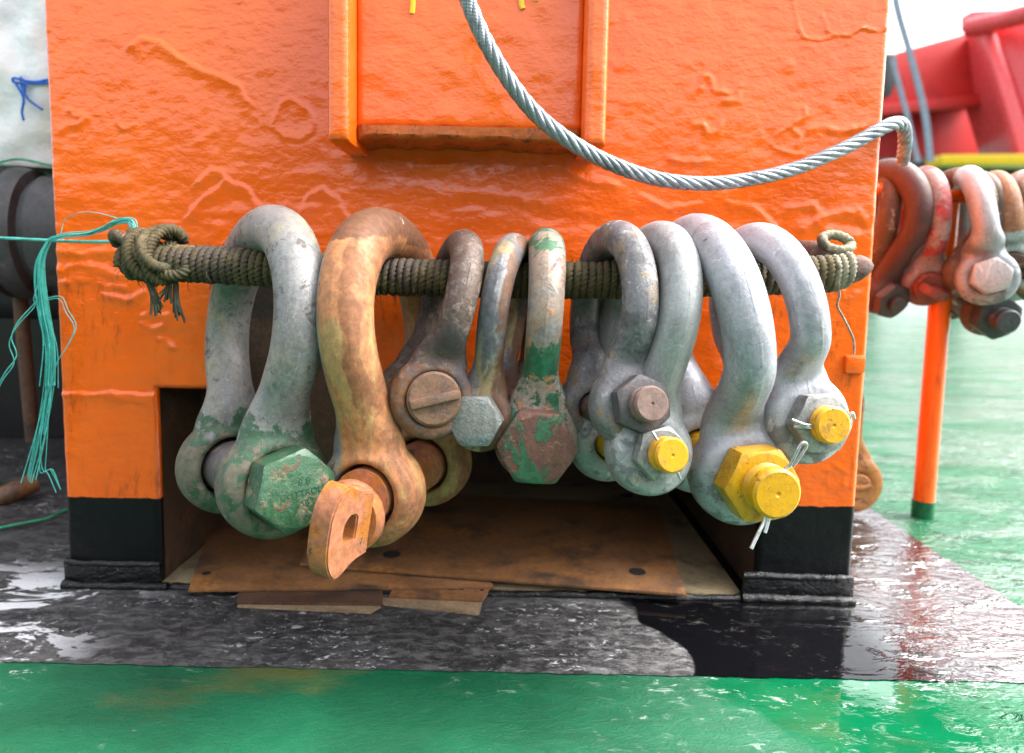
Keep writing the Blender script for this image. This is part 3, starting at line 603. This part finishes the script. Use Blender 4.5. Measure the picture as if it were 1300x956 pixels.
add('S3', (-0.0936, -0.1558, 0.2700), (0.265, 0.271, -0.112), dict(L=.1634, W=.0721, b=.0734, r=0.0166, R=.0410), m3, 'slot', 'dark brown rusty shackle with a round ribbed pin head in its lug', GF, pr=.024, hr=.0265, hh=.005, hp=27)
add('S4', (-0.0233, -0.1432, 0.2478), (-0.170, 0.124, -0.103), dict(L=.1801, W=.0608, b=.0667, r=0.0149, R=.0340), m4, 'hex', 'narrow streaked grey shackle with a rough pale cast bolt head', GF, hr=.0275, hh=.018, hp=10)
add('S5', (0.0255, -0.1295, 0.2310), (0.012, 0.043, 0.003), dict(L=.1982, W=.0758, b=.0723, r=0.0180, R=.0430), m5, 'hex', 'shackle in flaking green paint with a rusty hex bolt head patched in green', GF, hr=.0400, hh=.020, hp=0)
add('S6', (0.1027, -0.1656, 0.2622), (0.223, 0.051, -0.221), dict(L=.1783, W=.0766, b=.0805, r=0.0175, R=.0410), m6, 'nut', 'slate grey shackle with a dark hex nut and brown bolt end', GF, pr=.0165, hr=.0285, hh=.017, hp=38, ext=.017)
add('S7', (0.1199, -0.1712, 0.2220), (0.208, 0.180, -0.178), dict(L=.2191, W=.0722, b=.0832, r=0.0203, R=.0425), m7, 'nut', 'pale galvanised shackle with a small yellow pin end just below the dark nut', GF, pr=.0162, hr=.0265, hh=.013, hp=22, ext=.019)
add('S8', (0.2255, -0.1350, 0.2006), (0.140, -0.145, -0.030), dict(L=.2422, W=.0660, b=.1046, r=0.0238, R=.0520), m8, 'nut', 'largest bright galvanised shackle with a big yellow nut', GF, pr=.0235, hr=.0385, hh=.028, hp=-4, ext=.026)
add('S9', (0.2875, -0.1398, 0.2541), (0.174, -0.168, -0.089), dict(L=.1870, W=.0654, b=.0848, r=0.0185, R=.0450), m9, 'nut', 'bright galvanised shackle with a silver nut on a yellow pin, rightmost on front rail', GF, pr=.0180, hr=.0315, hh=.018, hp=-8, ext=.014)
for ch in SH['S2'][0].children:                     # the screw pin sits slack in its hole and droops
    if ch.name.split('.')[0] in ('collar', 'pin_tab'): ch.location += Vector((-.011 if 'collar' in ch.name else .005, 0, -.015))
def cotter(k, pts, r):
    E, yf = SH[k]; tube_obj('cotter_pin', [np.array(p)+np.array((0, -yf, 0)) for p in pts], r, STEEL, E, n=30, nsec=8)
cotter('S8', [(.0, -.046, .0), (.012, -.046, .018), (.018, -.048, .024), (.027, -.050, .040), (.032, -.050, .042), (.033, -.049, .037), (.020, -.047, .021)], .0017)
cotter('S8', [(0, -.046, 0), (-.011, -.046, -.024), (-.020, -.049, -.034), (-.030, -.052, -.046)], .0018)
cotter('S8', [(-.006, -.046, -.020), (-.011, -.048, -.030), (-.014, -.049, -.035)], .0017)
cotter('S7', [(-.016, -.018, .018), (-.010, -.021, .010), (.0, -.022, .0), (.012, -.021, -.014), (.017, -.019, -.020)], .0014)
cotter('S9', [(-.036, -.022, .011), (-.026, -.025, .005), (-.016, -.0245, .002), (0, -.0245, 0), (.018, -.025, .001), (.024, -.026, .007), (.026, -.025, .001)], .0016)
cotter('S9', [(-.033, -.019, .003), (-.024, -.024, .002), (-.015, -.0245, .0)], .0014)

def emboss(k, rows, y, mat):
    E, yf = SH[k]
    for txt, size, dx, dz, up_ in rows:
        cu = bpy.data.curves.new('bolt_lettering', 'FONT'); cu.body = txt; cu.size = size; cu.extrude = .0007; cu.align_x = 'CENTER'; cu.resolution_u = 2
        o = bpy.data.objects.new('x', cu); COL.objects.link(o); me = bpy.data.meshes.new_from_object(o.evaluated_get(bpy.context.evaluated_depsgraph_get())); bpy.data.objects.remove(o)
        o = link('lettering', me, mat, E); o.rotation_euler = (math.pi/2, math.radians(up_), 0); o.location = (dx, -yf-y, dz)
GDK = surface('dark_green_relief', (.016, .075, .034), [], rough=.45, seed=60)
emboss('S1', [('8.8', .0095, .006, .006, -10), ('COTTROLL', .0085, .006, -.004, -10), ('SB', .0080, .008, -.013, -10)], .0346, GDK)

# ------------------------------------------------------------------ rope round the rail
ROPE = surface('mossy_old_rope', (.085, .064, .028), [((.060, .042, .030), 9, .48, .6), ((.15, .105, .045), 40, .52, .66), ((.04, .048, .022), 18, .55, .66), ((.22, .205, .13), 30, .40, .52, dict(x=(.325, .345)))], rough=.9, bump=.6, seed=25)
def helix(u_from, u_to, pitch, rr, rs, seed=0):
    p = bar_pts; s = np.concatenate([[0], np.cumsum(np.linalg.norm(np.diff(p, axis=0), axis=1))]); m0 = (p[:, 0] >= u_from) & (p[:, 0] <= u_to)
    s0, s1 = s[m0][0], s[m0][-1]; nt = (s1-s0)/pitch; q = np.linspace(s0, s1, int(nt*80)); C_ = np.stack([np.interp(q, s, p[:, i]) for i in range(3)], -1)
    a = 2*math.pi*(q-s0)/pitch+.6*fbm(q*9, q*0, seed, 2); rad = rr+.0014*fbm(q*160, q*0+3, seed+5, 3)
    jit = .0016*fbm(q*230, q*0+9, seed+3, 2)
    return C_+np.stack([jit, -rad*np.cos(a), rad*np.sin(a)], -1)
x0r, x1r = P(160, 333, BARY)[0], P(1076, 343, BARY)[0]
v, f = sweep(helix(x0r, x1r, .0078, .0158, .0044), .0050, 10, 3, .42, .0135)
RO = empty('rope', tuple(P(620, 356, BARY)), label='mossy brown old rope wound in tight coils along the front rail', cat='rope')
def under(o, E):
    o.parent = E; o.matrix_parent_inverse = Matrix.Translation(-E.location); return o
under(mesh('coil', v, f, ROPE, None), RO)
fz = MB(); rg_ = random.Random(5)
for k in range(150):
    p0 = bar_pts[rg_.randrange(4, len(bar_pts)-8)]; a = rg_.uniform(0, 6.28); d0 = np.array((rg_.uniform(-.4, .4), -math.cos(a), math.sin(a))); ln = rg_.uniform(.006, .016)
    st_ = p0+d0*np.array((0, .0195, .0195)); bend = np.array((rg_.uniform(-1, 1), 0, -.6))*ln
    fz.add(*sweep([st_, st_+d0*ln*.5+bend*.15, st_+d0*ln*.8+bend*.6], [.0004, .00035, .0002], 4))
tag(under(fz.build('loose_fibres', ROPE, None, smooth=True), RO), kind='stuff')
kc = P(203, 315, BARY)
for k in range(9):                                            # knot at the left end
    th = np.linspace(0, 2*math.pi*.95, 110); R1, R2 = random.uniform(.016, .027), random.uniform(.014, .022)
    q = np.stack([R1*np.cos(th), R2*np.sin(th)*.9, (R1+R2)*.5*np.sin(th+.6)], -1)
    q = q @ np.array(Euler((random.uniform(-.5, .5), random.uniform(-.5, .5), random.uniform(0, 3))).to_matrix()).T + kc+np.array((random.uniform(-.032, .026), random.uniform(-.012, .006), random.uniform(-.018, .004)))
    v, f = sweep(q, .0064, 12, 3, .42, .013); under(mesh('knot_loop', v, f, ROPE, None), RO)
TAIL = surface('dark_rope_tail', (.05, .055, .035), [((.10, .09, .06), 60, .5, .65)], rough=.95, seed=26)
for pl in ([(196, 345), (190, 358), (196, 372), (200, 388)], [(214, 345), (222, 356), (223, 378), (226, 396)], [(208, 346), (214, 362), (209, 372)]):
    c = spline([P(u, v_, BARY-.012) for u, v_ in pl], 30); m = MB()
    for k in range(16):
        a = random.uniform(0, 6.28); s = np.linspace(0, 1, len(c))[:, None]; off = np.array((math.cos(a), math.sin(a)*.6, 0))*.0035
        q = c+off*(.7+1.3*s**4)*random.uniform(.4, 1.2)+np.array((0, 0, -.012*random.random()))*s**3; m.add(*sweep(q, .0010, 5))
    under(m.build('frayed_tail', TAIL, None, smooth=True), RO)
rk = P(1062, 308, -.115); th = np.linspace(0, 6.0, 40); v, f = sweep(np.stack([.015*np.cos(th), .012*np.sin(th), .009*np.sin(th)], -1)+rk, .006, 10, 3, .3, .02); under(mesh('knot_loop', v, f, ROPE, None), RO)
WIREM = surface('grey_thin_wire', (.25, .25, .20), [], rough=.5, met=.3, seed=27)
o = tube_obj('seizing_wire', [P(u, v_, -.10) for u, v_ in ((1063, 362), (1066, 374), (1063, 388), (1070, 402), (1079, 420), (1084, 434), (1084, 450))], .0013, WIREM, None, n=40, nsec=7)
tag(o, 'thin grey wire dangling from the right end of the rope wound rail', 'wire')

# ------------------------------------------------------------------ teal twine
TEAL = surface('teal_twine_fibre', (.05, .42, .36), [((.10, .55, .52), 60, .5, .65)], rough=.55, vary=.2, bump=.2, seed=28)
TWE = empty('twine', tuple(P(62, 305, -.03)), label='frayed teal twine tied to the left rail end with a loose bundle hanging down', cat='twine')
main = spline([P(u, v_, y) for u, v_, y in ((-60, 299, .05), (0, 302, .01), (60, 305, -.03), (110, 307, -.07), (165, 306, -.125), (196, 300, -.14))], 60)
v, f = sweep(main, .0021, 9, 3, .3, .03); under(mesh('main_line', v, f, TEAL, None), TWE)
def strands(name, base, n, spread, r=.0006, seed=1, tail=1.0):
    rg = random.Random(seed); m = MB()
    for k in range(n):
        pts = []
        ph_ = [rg.uniform(-1, 1) for _ in range(8)]
        cut = rg.uniform(.55, 1.0) if tail < 1 else 1
        nb = max(3, int(len(base)*cut))
        for i, (u, v_, y) in enumerate(base[:nb]):
            s = i/(len(base)-1); w = spread[0]+(spread[1]-spread[0])*s
            pts.append(P(u+w*(ph_[0]+.7*ph_[1]*math.sin(5*s+ph_[2]*3)), v_+3*ph_[3]+4*ph_[5]*s, y+.006*ph_[4]))
        m.add(*sweep(spline(pts, 40), r, 5))
    return under(m.build(name, TEAL, None, smooth=True), TWE)
strands('hanging_bundle', [(62, 307, -.03), (52, 330, -.03), (51, 360, -.03), (56, 400, -.03), (63, 440, -.03), (62, 490, -.03), (52, 550, -.035), (38, 610, -.04), (26, 660, -.045)], 30, (3, 11), .00058, 3, .9)
strands('stray_strand', [(60, 307, -.03), (50, 350, -.03), (42, 375, -.035), (44, 385, -.035), (22, 410, -.04), (12, 432, -.04), (18, 455, -.04), (4, 475, -.04), (-5, 490, -.04)], 2, (3, 4), .0006, 5)
strands('stray_strand', [(58, 380, -.03), (76, 378, -.03), (84, 395, -.03), (94, 415, -.03), (84, 440, -.03), (72, 460, -.03), (60, 500, -.03)], 2, (2, 4), .0005, 6)
strands('stray_strand', [(60, 520, -.035), (55, 570, -.035), (56, 600, -.03), (66, 600, -.03), (78, 625, -.03)], 3, (4, 7), .0006, 7)
strands('loose_fray', [(62, 304, -.05), (85, 298, -.06), (110, 296, -.08), (130, 290, -.10), (150, 280, -.12), (168, 282, -.13), (170, 305, -.135)], 12, (3, 5), .0006, 8)
strands('loose_fray', [(76, 300, -.05), (84, 275, -.05), (110, 267, -.06), (140, 272, -.09), (165, 282, -.12)], 1, (1, 1), .0005, 9)
GRN = surface('green_cord_fibre', (.03, .33, .17), [], rough=.6, seed=29)
o = tube_obj('cord', [Pz(u, v_, DECK+.005) for u, v_ in ((-20, 672), (0, 670), (30, 664), (60, 658), (82, 648), (110, 640))], .0022, GRN, None, n=50, nsec=8, lobes=3, amp=.25, pitch=.02); tag(o, 'short green cord lying on the wet deck beside the left foot of the housing', 'cord')

# ------------------------------------------------------------------ wire rope over the front
WR = surface('galvanised_wire', (.27, .29, .325), [((.13, .145, .17), 60, .5, .66)], rough=.42, met=.55, bump=.3, seed=30)
wp = spline([P(*q) for q in ((578, -70, -.17), (585, -35, -.168), (595, 3, -.165), (613, 46, -.16), (640, 93, -.152), (676, 140, -.147), (720, 177, -.143), (772, 206, -.12), (830, 226, -.10), (890, 233, -.085), (950, 228, -.07), (1010, 214, -.055), (1070, 189, -.042), (1112, 167, -.03), (1134, 157, -.02), (1146, 160, .0), (1149, 178, .03), (1146, 205, .08))], 700)
T, N, B = frames(wp); s = np.concatenate([[0], np.cumsum(np.linalg.norm(np.diff(wp, axis=0), axis=1))])
E = empty('wire_rope', tuple(wp[0]), label='grey steel wire rope looping across the front of the orange housing', cat='wire rope')
for k in range(6):
    a = 2*math.pi*(s/.085+k/6); q = wp+.0050*(np.cos(a)[:, None]*N+np.sin(a)[:, None]*B); v, f = sweep(q, .0037, 8, 7, .2, .02); o = mesh('strand', v, f, WR); under(o, E)

# ------------------------------------------------------------------ side rail, post and its shackles
RE = empty('shackle_rail', tuple(P(1170, 655, .33)), label='orange side rail on an upright post with a green foot beside the housing', cat='rail')
b0, b1, b2 = P(1105, 239, .32), P(1209, 249, .32), P(1320, 254, .32)
under(tube_obj('rail', [np.array((.44, .32, b0[2]))]+[b0, b1, b2, b2+(b2-b1)*.8], .0105, ORANGE2, None, n=24, nsec=14), RE)
pb = Pz(1171, 655, DECK)
under(tube_obj('post', [pb+(0, 0, .028), pb+(0, 0, .2), np.array((pb[0], .33, b1[2]-.012))], .0178, ORANGE2, None, n=20, nsec=18), RE)
GP = surface('green_deck_paint_foot', (.012, .12, .05), [], rough=.3, seed=31)
under(tube_obj('post_foot', [pb+(0, 0, -.002), pb+(0, 0, .008), pb+(0, 0, .03)], .0190, GP, None, n=8, nsec=18), RE)
GS = 'bow shackles hung on the side rail'
r1 = dict(bow=surface('maroon_oxide', (.060, .022, .020), [((.09, .035, .022), 16, .5, .68)], rough=.55, seed=32), head=surface('dark_maroon_nut', (.045, .026, .026), [], rough=.5, seed=33))
r2 = dict(bow=surface('pink_red_flaking_paint', (.26, .18, .17), [((.34, .035, .04), 26, .48, .56), ((.16, .06, .04), 55, .57, .65), ((.22, .08, .04), 14, .45, .6, dict(z=(.04, .0)))], rough=.5, bump=.5, seed=34), head=surface('red_pin', (.19, .04, .028), [((.09, .035, .022), 50, .5, .66), ((.55, .16, .13), 20, .6, .7)], rough=.5, seed=35))
r3 = dict(bow=LG('grey_side_shackle', 36, (.29, .30, .315), .62), head=surface('white_zinc_bolt', (.36, .36, .36), [], rough=.4, met=.2, seed=37))
r4 = dict(bow=G1('brown_stained_zinc', (.38, .38, .38), [((.24, .095, .03), 14, .42, .55, dict(z=(.04, .07))), ((.16, .06, .03), 26, .58, .66), ((.42, .28, .12), 20, .5, .66)], seed=38), head=RUSTD)
r5 = dict(bow=surface('mottled_rust_shackle', (.10, .055, .03), [((.36, .32, .27), 50, .56, .66), ((.08, .05, .04), 22, .5, .65)], rough=.6, seed=39), head=surface('charcoal_nut', (.055, .055, .06), [], rough=.45, met=.2, seed=40))
r6 = dict(bow=G1('ochre_stained_zinc', (.42, .42, .41), [((.28, .16, .06), 16, .45, .62)], seed=41), head=RUSTD)
add('R1', (.6372, .3942, .3991), (.266, -.057, .428), dict(L=.2001, W=.0682, b=.0720, r=.0209, R=.0369), r1, 'nut', 'maroon rusty shackle next to the right edge of the housing', GS, pr=.015, hr=.034, hh=.016, hp=45, ext=.010, vox=.0035)
add('R2', (.7215, .3689, .4142), (-.193, -.055, .339), dict(L=.1715, W=.0711, b=.0721, r=.0172, R=.0406), r2, 'tee', 'flaking pink and red shackle with a red screw pin tab', GS, pr=.020, hr=.025, hp=-65, ext=.030, collar=(.026, .014), vox=.0035)
add('R3', (.7900, .2990, .4032), (-.400, -.165, -.077), dict(L=.1754, W=.0791, b=.0950, r=.0191, R=.0455), r3, 'hex', 'grey shackle with a whitish hex bolt head, largest on the side rail', GS, pr=.022, hr=.030, hh=.022, hp=12, vox=.0035)
add('R5', (.8150, .3586, .3589), (-.063, -.103, .199), dict(L=.2184, W=.0737, b=.0707, r=.0160, R=.0406), r5, 'nut', 'mottled rusty shackle hanging lowest with a charcoal nut on a grey bolt', GS, pr=.020, hr=.039, hh=.024, hp=20, ext=.024, vox=.0035)
add('R4', (.8339, .3201, .4294), (-.303, -.121, .039), dict(L=.1437, W=.0713, b=.0725, r=.0172, R=.0406), r4, 'slot', 'brown stained zinc shackle between the grey one and the picture edge', GS, pr=.020, hr=.022, hh=.006, vox=.0035)
add('R6', (.8632, .3161, .4201), (-.260, -.006, -.029), dict(L=.1521, W=.0715, b=.0712, r=.0185, R=.0406), r6, 'slot', 'pale ochre stained shackle at the right picture edge', GS, pr=.020, hr=.022, hh=.006, vox=.0035)
add('R8', (.7450, .3350, .4150), (.25, .10, .05), dict(L=.1650, W=.0650, b=.0700, r=.0165, R=.0390), r5, 'slot', 'small brown shackle half hidden behind the pink and grey ones on the side rail', GS, pr=.018, hr=.022, hh=.006, vox=.0035)
add('R9', (.6560, .4050, .4000), (-.25, .03, .25), dict(L=.1900, W=.0640, b=.0700, r=.0180, R=.0360), r5, 'slot', 'dark brown shackle half hidden behind the maroon one beside the housing', GS, pr=.016, hr=.020, hh=.006, vox=.0035)
add('R10', (.8950, .3300, .4050), (-.25, .03, .02), dict(L=.1650, W=.0720, b=.0712, r=.0180, R=.0400), r4, 'slot', 'brown shackle cut off by the right picture edge, behind the pale ochre one', GS, pr=.020, hr=.022, hh=.006, vox=.0035)
rr_ = dict(bow=surface('ochre_rust', (.34, .14, .03), [((.10, .05, .03), 30, .52, .64)], rough=.55, seed=42))
q = P(1068, 606, .36); add('R7', tuple(q), (.1, -.12, 0), dict(L=.20, W=.04, b=.050, r=.017, R=.052), rr_, 'slot', 'ochre rusted shackle lug peeping past the right corner of the housing', GS, pr=.020, hr=.022, hh=.005, vox=.0035)

# ------------------------------------------------------------------ red boat behind, at right
RED = surface('red_hull_paint', (.56, .022, .020), [((.46, .018, .018), 1.5, .5, .7)], rough=.6, vary=.08, bump=.1, seed=43)
PINK = surface('sky_gloss_red_paint', (.72, .075, .085), [], rough=.28, vary=.06, bump=.05, seed=44)  # red paint lightened to pink; sky gloss painted into the colour
DARK = surface('black_rubber', (.018, .018, .02), [], rough=.5, vary=.2, seed=45)
STRAP = surface('grey_webbing', (.17, .20, .26), [], rough=.8, seed=46)
RBT = empty('red_boat', tuple(P(1220, 205, 12.0)), label='red painted boat hull with a thick rim standing raised behind the side rail', cat='boat')
def quad_slab(name, pix, Y, dy, mat, bevel=.01):
    m = MB(); m.prism([P(u, v_, Y) for u, v_ in pix], (0, dy, 0)); return under(m.build(name, mat, None, bevel=bevel), RBT)
quad_slab('hull_side', [(1060, 88), (1240, 38), (1262, 126), (1060, 150)], 12.0, 1.5, RED, .05)
quad_slab('hull_step', [(1060, 138), (1262, 118), (1265, 130), (1060, 152)], 11.8, .2, RED, .02)
quad_slab('hull_lower', [(1060, 145), (1264, 120), (1282, 196), (1060, 202)], 12.7, 1., RED, .05)
m = MB(); m.prism([P(1236, 40, 11.7), P(1420, 5, 10.2), P(1420, 205, 9.3), P(1290, 205, 10.8)], (.3, 1.2, 0)); under(m.build('transom', PINK, None, bevel=.04), RBT)
m = MB(); m.prism([P(1236, 40, 11.64), P(1252, 38, 11.58), P(1308, 205, 10.7), P(1286, 205, 10.74)], (0, -.2, 0)); under(m.build('transom_frame', PINK, None, bevel=.05), RBT)
v, f = sweep(spline([P(1228, 36, 11.64), P(1265, 28, 11.25), P(1300, 19, 10.8), P(1420, -12, 9.9)], 20), .155, 14); under(mesh('rim', v, f, PINK), RBT)
quad_slab('cabin_board', [(1233, 14), (1298, 10), (1300, 34), (1233, 34)], 12.3, .3, PINK, .02)
m = MB(); m.prism([P(1196, 196, 10.5), P(1420, 194, 9.9), P(1420, 210, 9.9), P(1196, 208, 10.5)], (0, .45, 0)); under(m.build('rubbing_strip', YEL, None, bevel=.01), RBT)
m = MB(); m.prism([P(1090, 203, 11.25), P(1420, 204, 10.5), P(1420, 222, 10.5), P(1090, 225, 11.25)], (0, 1.5, 0)); under(m.build('keel_block', DARK, None, bevel=.05), RBT)
for x in (6.6, 8.2):
    m = MB(); m.box((x, 12.0, DECK), (x+.3, 12.3, 2.2)); under(m.build('cradle_leg', DARK, None, bevel=.01), RBT)
def strap(pl, Y, w, label):
    p = spline([P(u, v_, Y) for u, v_ in pl], 24); T_ = np.gradient(p, axis=0); m = MB()
    for i in range(len(p)-1): m.prism([p[i]-(w, 0, 0), p[i]+(w, 0, 0), p[i+1]+(w, 0, 0), p[i+1]-(w, 0, 0)], (0, .03, 0))
    tag(m.build('lashing_strap', STRAP), label, 'strap')
strap([(1132, -40), (1140, 10), (1154, 60), (1166, 105), (1176, 150), (1182, 205)], 8.0, .040, 'longer grey lashing strap coming down from the sky across the red hull')
strap([(1133, 75), (1140, 100), (1152, 145), (1166, 205)], 8.0, .031, 'shorter grey lashing strap nearest the housing edge over the red hull')
quad_slab('bow_fender', [(1118, 66), (1140, 66), (1143, 95), (1134, 120), (1118, 130)], 11.0, .5, DARK, .08)

# ------------------------------------------------------------------ left background
BH = surface('shadow_black_steel', (.013, .012, .012), [((.04, .022, .015), 6, .55, .7)], rough=.55, seed=47)  # near-black colour stands in for the deep shadow at left
m = MB(); m.box((-2.6, .76, DECK), (-.30, .80, .66)); tag(m.build('bulkhead', BH, bevel=.005), 'steel bulkhead coloured black for the deep shadow behind the left side of the housing', 'bulkhead')
BE = empty('bench', (-1.1, .5, DECK), label='dark steel bench with the white sack lying on it left of the housing', cat='bench')
m = MB(); m.box((-2.2, .46, .545), (-.60, .98, .562)); under(m.build('bench_top', BH, None, bevel=.003), BE)
for x in (-2.0, -.72):
    m = MB(); m.box((x, .70, DECK), (x+.05, .75, .545)); under(m.build('leg', BH, None), BE)
# white sack
def sack():
    bm = bmesh.new(); bmesh.ops.create_icosphere(bm, subdivisions=6, radius=1)
    for q in bm.verts:
        c = q.co; s = 1/max(abs(c.x), abs(c.y), abs(c.z)); k = .55
        c2 = c*(1-k)+c*s*k*.80; p = Vector((c2.x*.36, c2.y*.30, c2.z*.33))
        d = .030*mnoise.noise(c*2.3)+.024*(1-abs(mnoise.noise(c*4.2)))-.02+.012*abs(mnoise.noise(c*9.)); p += c.normalized()*d
        if p.z < -.22: p.z = -.22-(p.z+.22)*.05
        q.co = p
    me = bpy.data.meshes.new('sack'); bm.to_mesh(me); bm.free(); me.polygons.foreach_set('use_smooth', [True]*len(me.polygons)); return me
t = NT('white_woven_plastic'); wv = t.noise(14, 5, .6); SACK = t.out(t.mix(t.step(wv, .3, .7), (.82, .83, .88), (.90, .91, .93)), .45, 0., t.bump(wv, .5, .02))
SK = tag(link('sack', sack(), SACK), 'bulging white woven sack tied with blue cord, upper left', 'sack'); SK.location = (-.93, .56, .80); SK.scale = (1.05, 1.05, 1.08)
BLUE = surface('blue_cord_fibre', (.01, .13, .62), [], rough=.5, seed=48)
TB = empty('cord', tuple(P(20, 100, .27)), label='bright blue cord knotted round the white sack', cat='cord')
for pl in ([(62, 101), (45, 104), (30, 102), (18, 99), (17, 104), (30, 106), (48, 106), (62, 105)], [(17, 102), (25, 114), (30, 126), (28, 142), (30, 153)], [(26, 104), (30, 116), (36, 126), (46, 134), (54, 139)], [(26, 98), (31, 104), (31, 118)]):
    under(tube_obj('cord_end', [P(u, v_, .285) for u, v_ in pl], .0022, BLUE, None, n=40, nsec=8, lobes=3, amp=.3, pitch=.02), TB)
# black roller
RL = surface('worn_black_rubber', (.045, .045, .05), [((.15, .15, .165), 9, .5, .7, dict(r=.4)), ((.16, .07, .03), 30, .66, .72)], rough=.42, seed=49)
c = P(66, 298, .33); RLE = empty('roller', tuple(c), label='worn black grooved roller below the white sack at left', cat='roller')
prof = [(0, -.12), (.10, -.12), (.10, .0), (.093, .004), (.093, .012), (.108, .016), (.112, .030), (.112, .045), (.104, .049), (.104, .056), (.110, .06), (.106, .078), (.092, .088), (.04, .09), (0, .09)]
o = lathe_obj('drum', prof, RL, RLE, 56); o.rotation_euler = (0, 0, math.radians(-80))
o = lathe_obj('axle', [(0, -.3), (.03, -.3), (.03, .22), (0, .22)], BH, RLE, 20); o.rotation_euler = (0, 0, math.radians(-80))
c = P(20, 370, .5); E = empty('pipe', tuple(c), label='thick glossy black pipe under the roller at left', cat='pipe')
o = lathe_obj('tube', [(0, -.6), (.055, -.6), (.055, .1), (.06, .11), (.06, .14), (.05, .15), (0, .15)], DARK, E, 32); o.rotation_euler = (0, 0, math.radians(-85))
o = tube_obj('steel_rod', [P(22, 330, .34), P(30, 430, .34), P(42, 560, .34)], .012, RUSTD, None, n=12); tag(o, 'slanting rusty steel rod in the shadow left of the housing', 'rod')
o = tube_obj('rusty_pipe', [P(-60, 655, .30), P(0, 632, .30), P(44, 612, .34)], .018, RUST, None, n=12, nsec=14); tag(o, 'short rusty brown pipe lying on the deck at the left edge', 'pipe')
m = MB(); a = P(20, 10, 1.3); m.box((a[0], 1.3, DECK), (a[0]+.35, 1.4, 1.6)); tag(m.build('orange_post', ORANGE, bevel=.006), 'orange painted post glimpsed behind the white sack', 'post')
o = tube_obj('cord', [P(u, v_, .29) for u, v_ in ((-20, 212), (0, 206), (25, 202), (60, 209), (90, 214))], .002, GRN, None, n=40, nsec=8, lobes=3, amp=.25, pitch=.02); tag(o, 'thin green cord strung between the white sack and the black roller', 'cord')
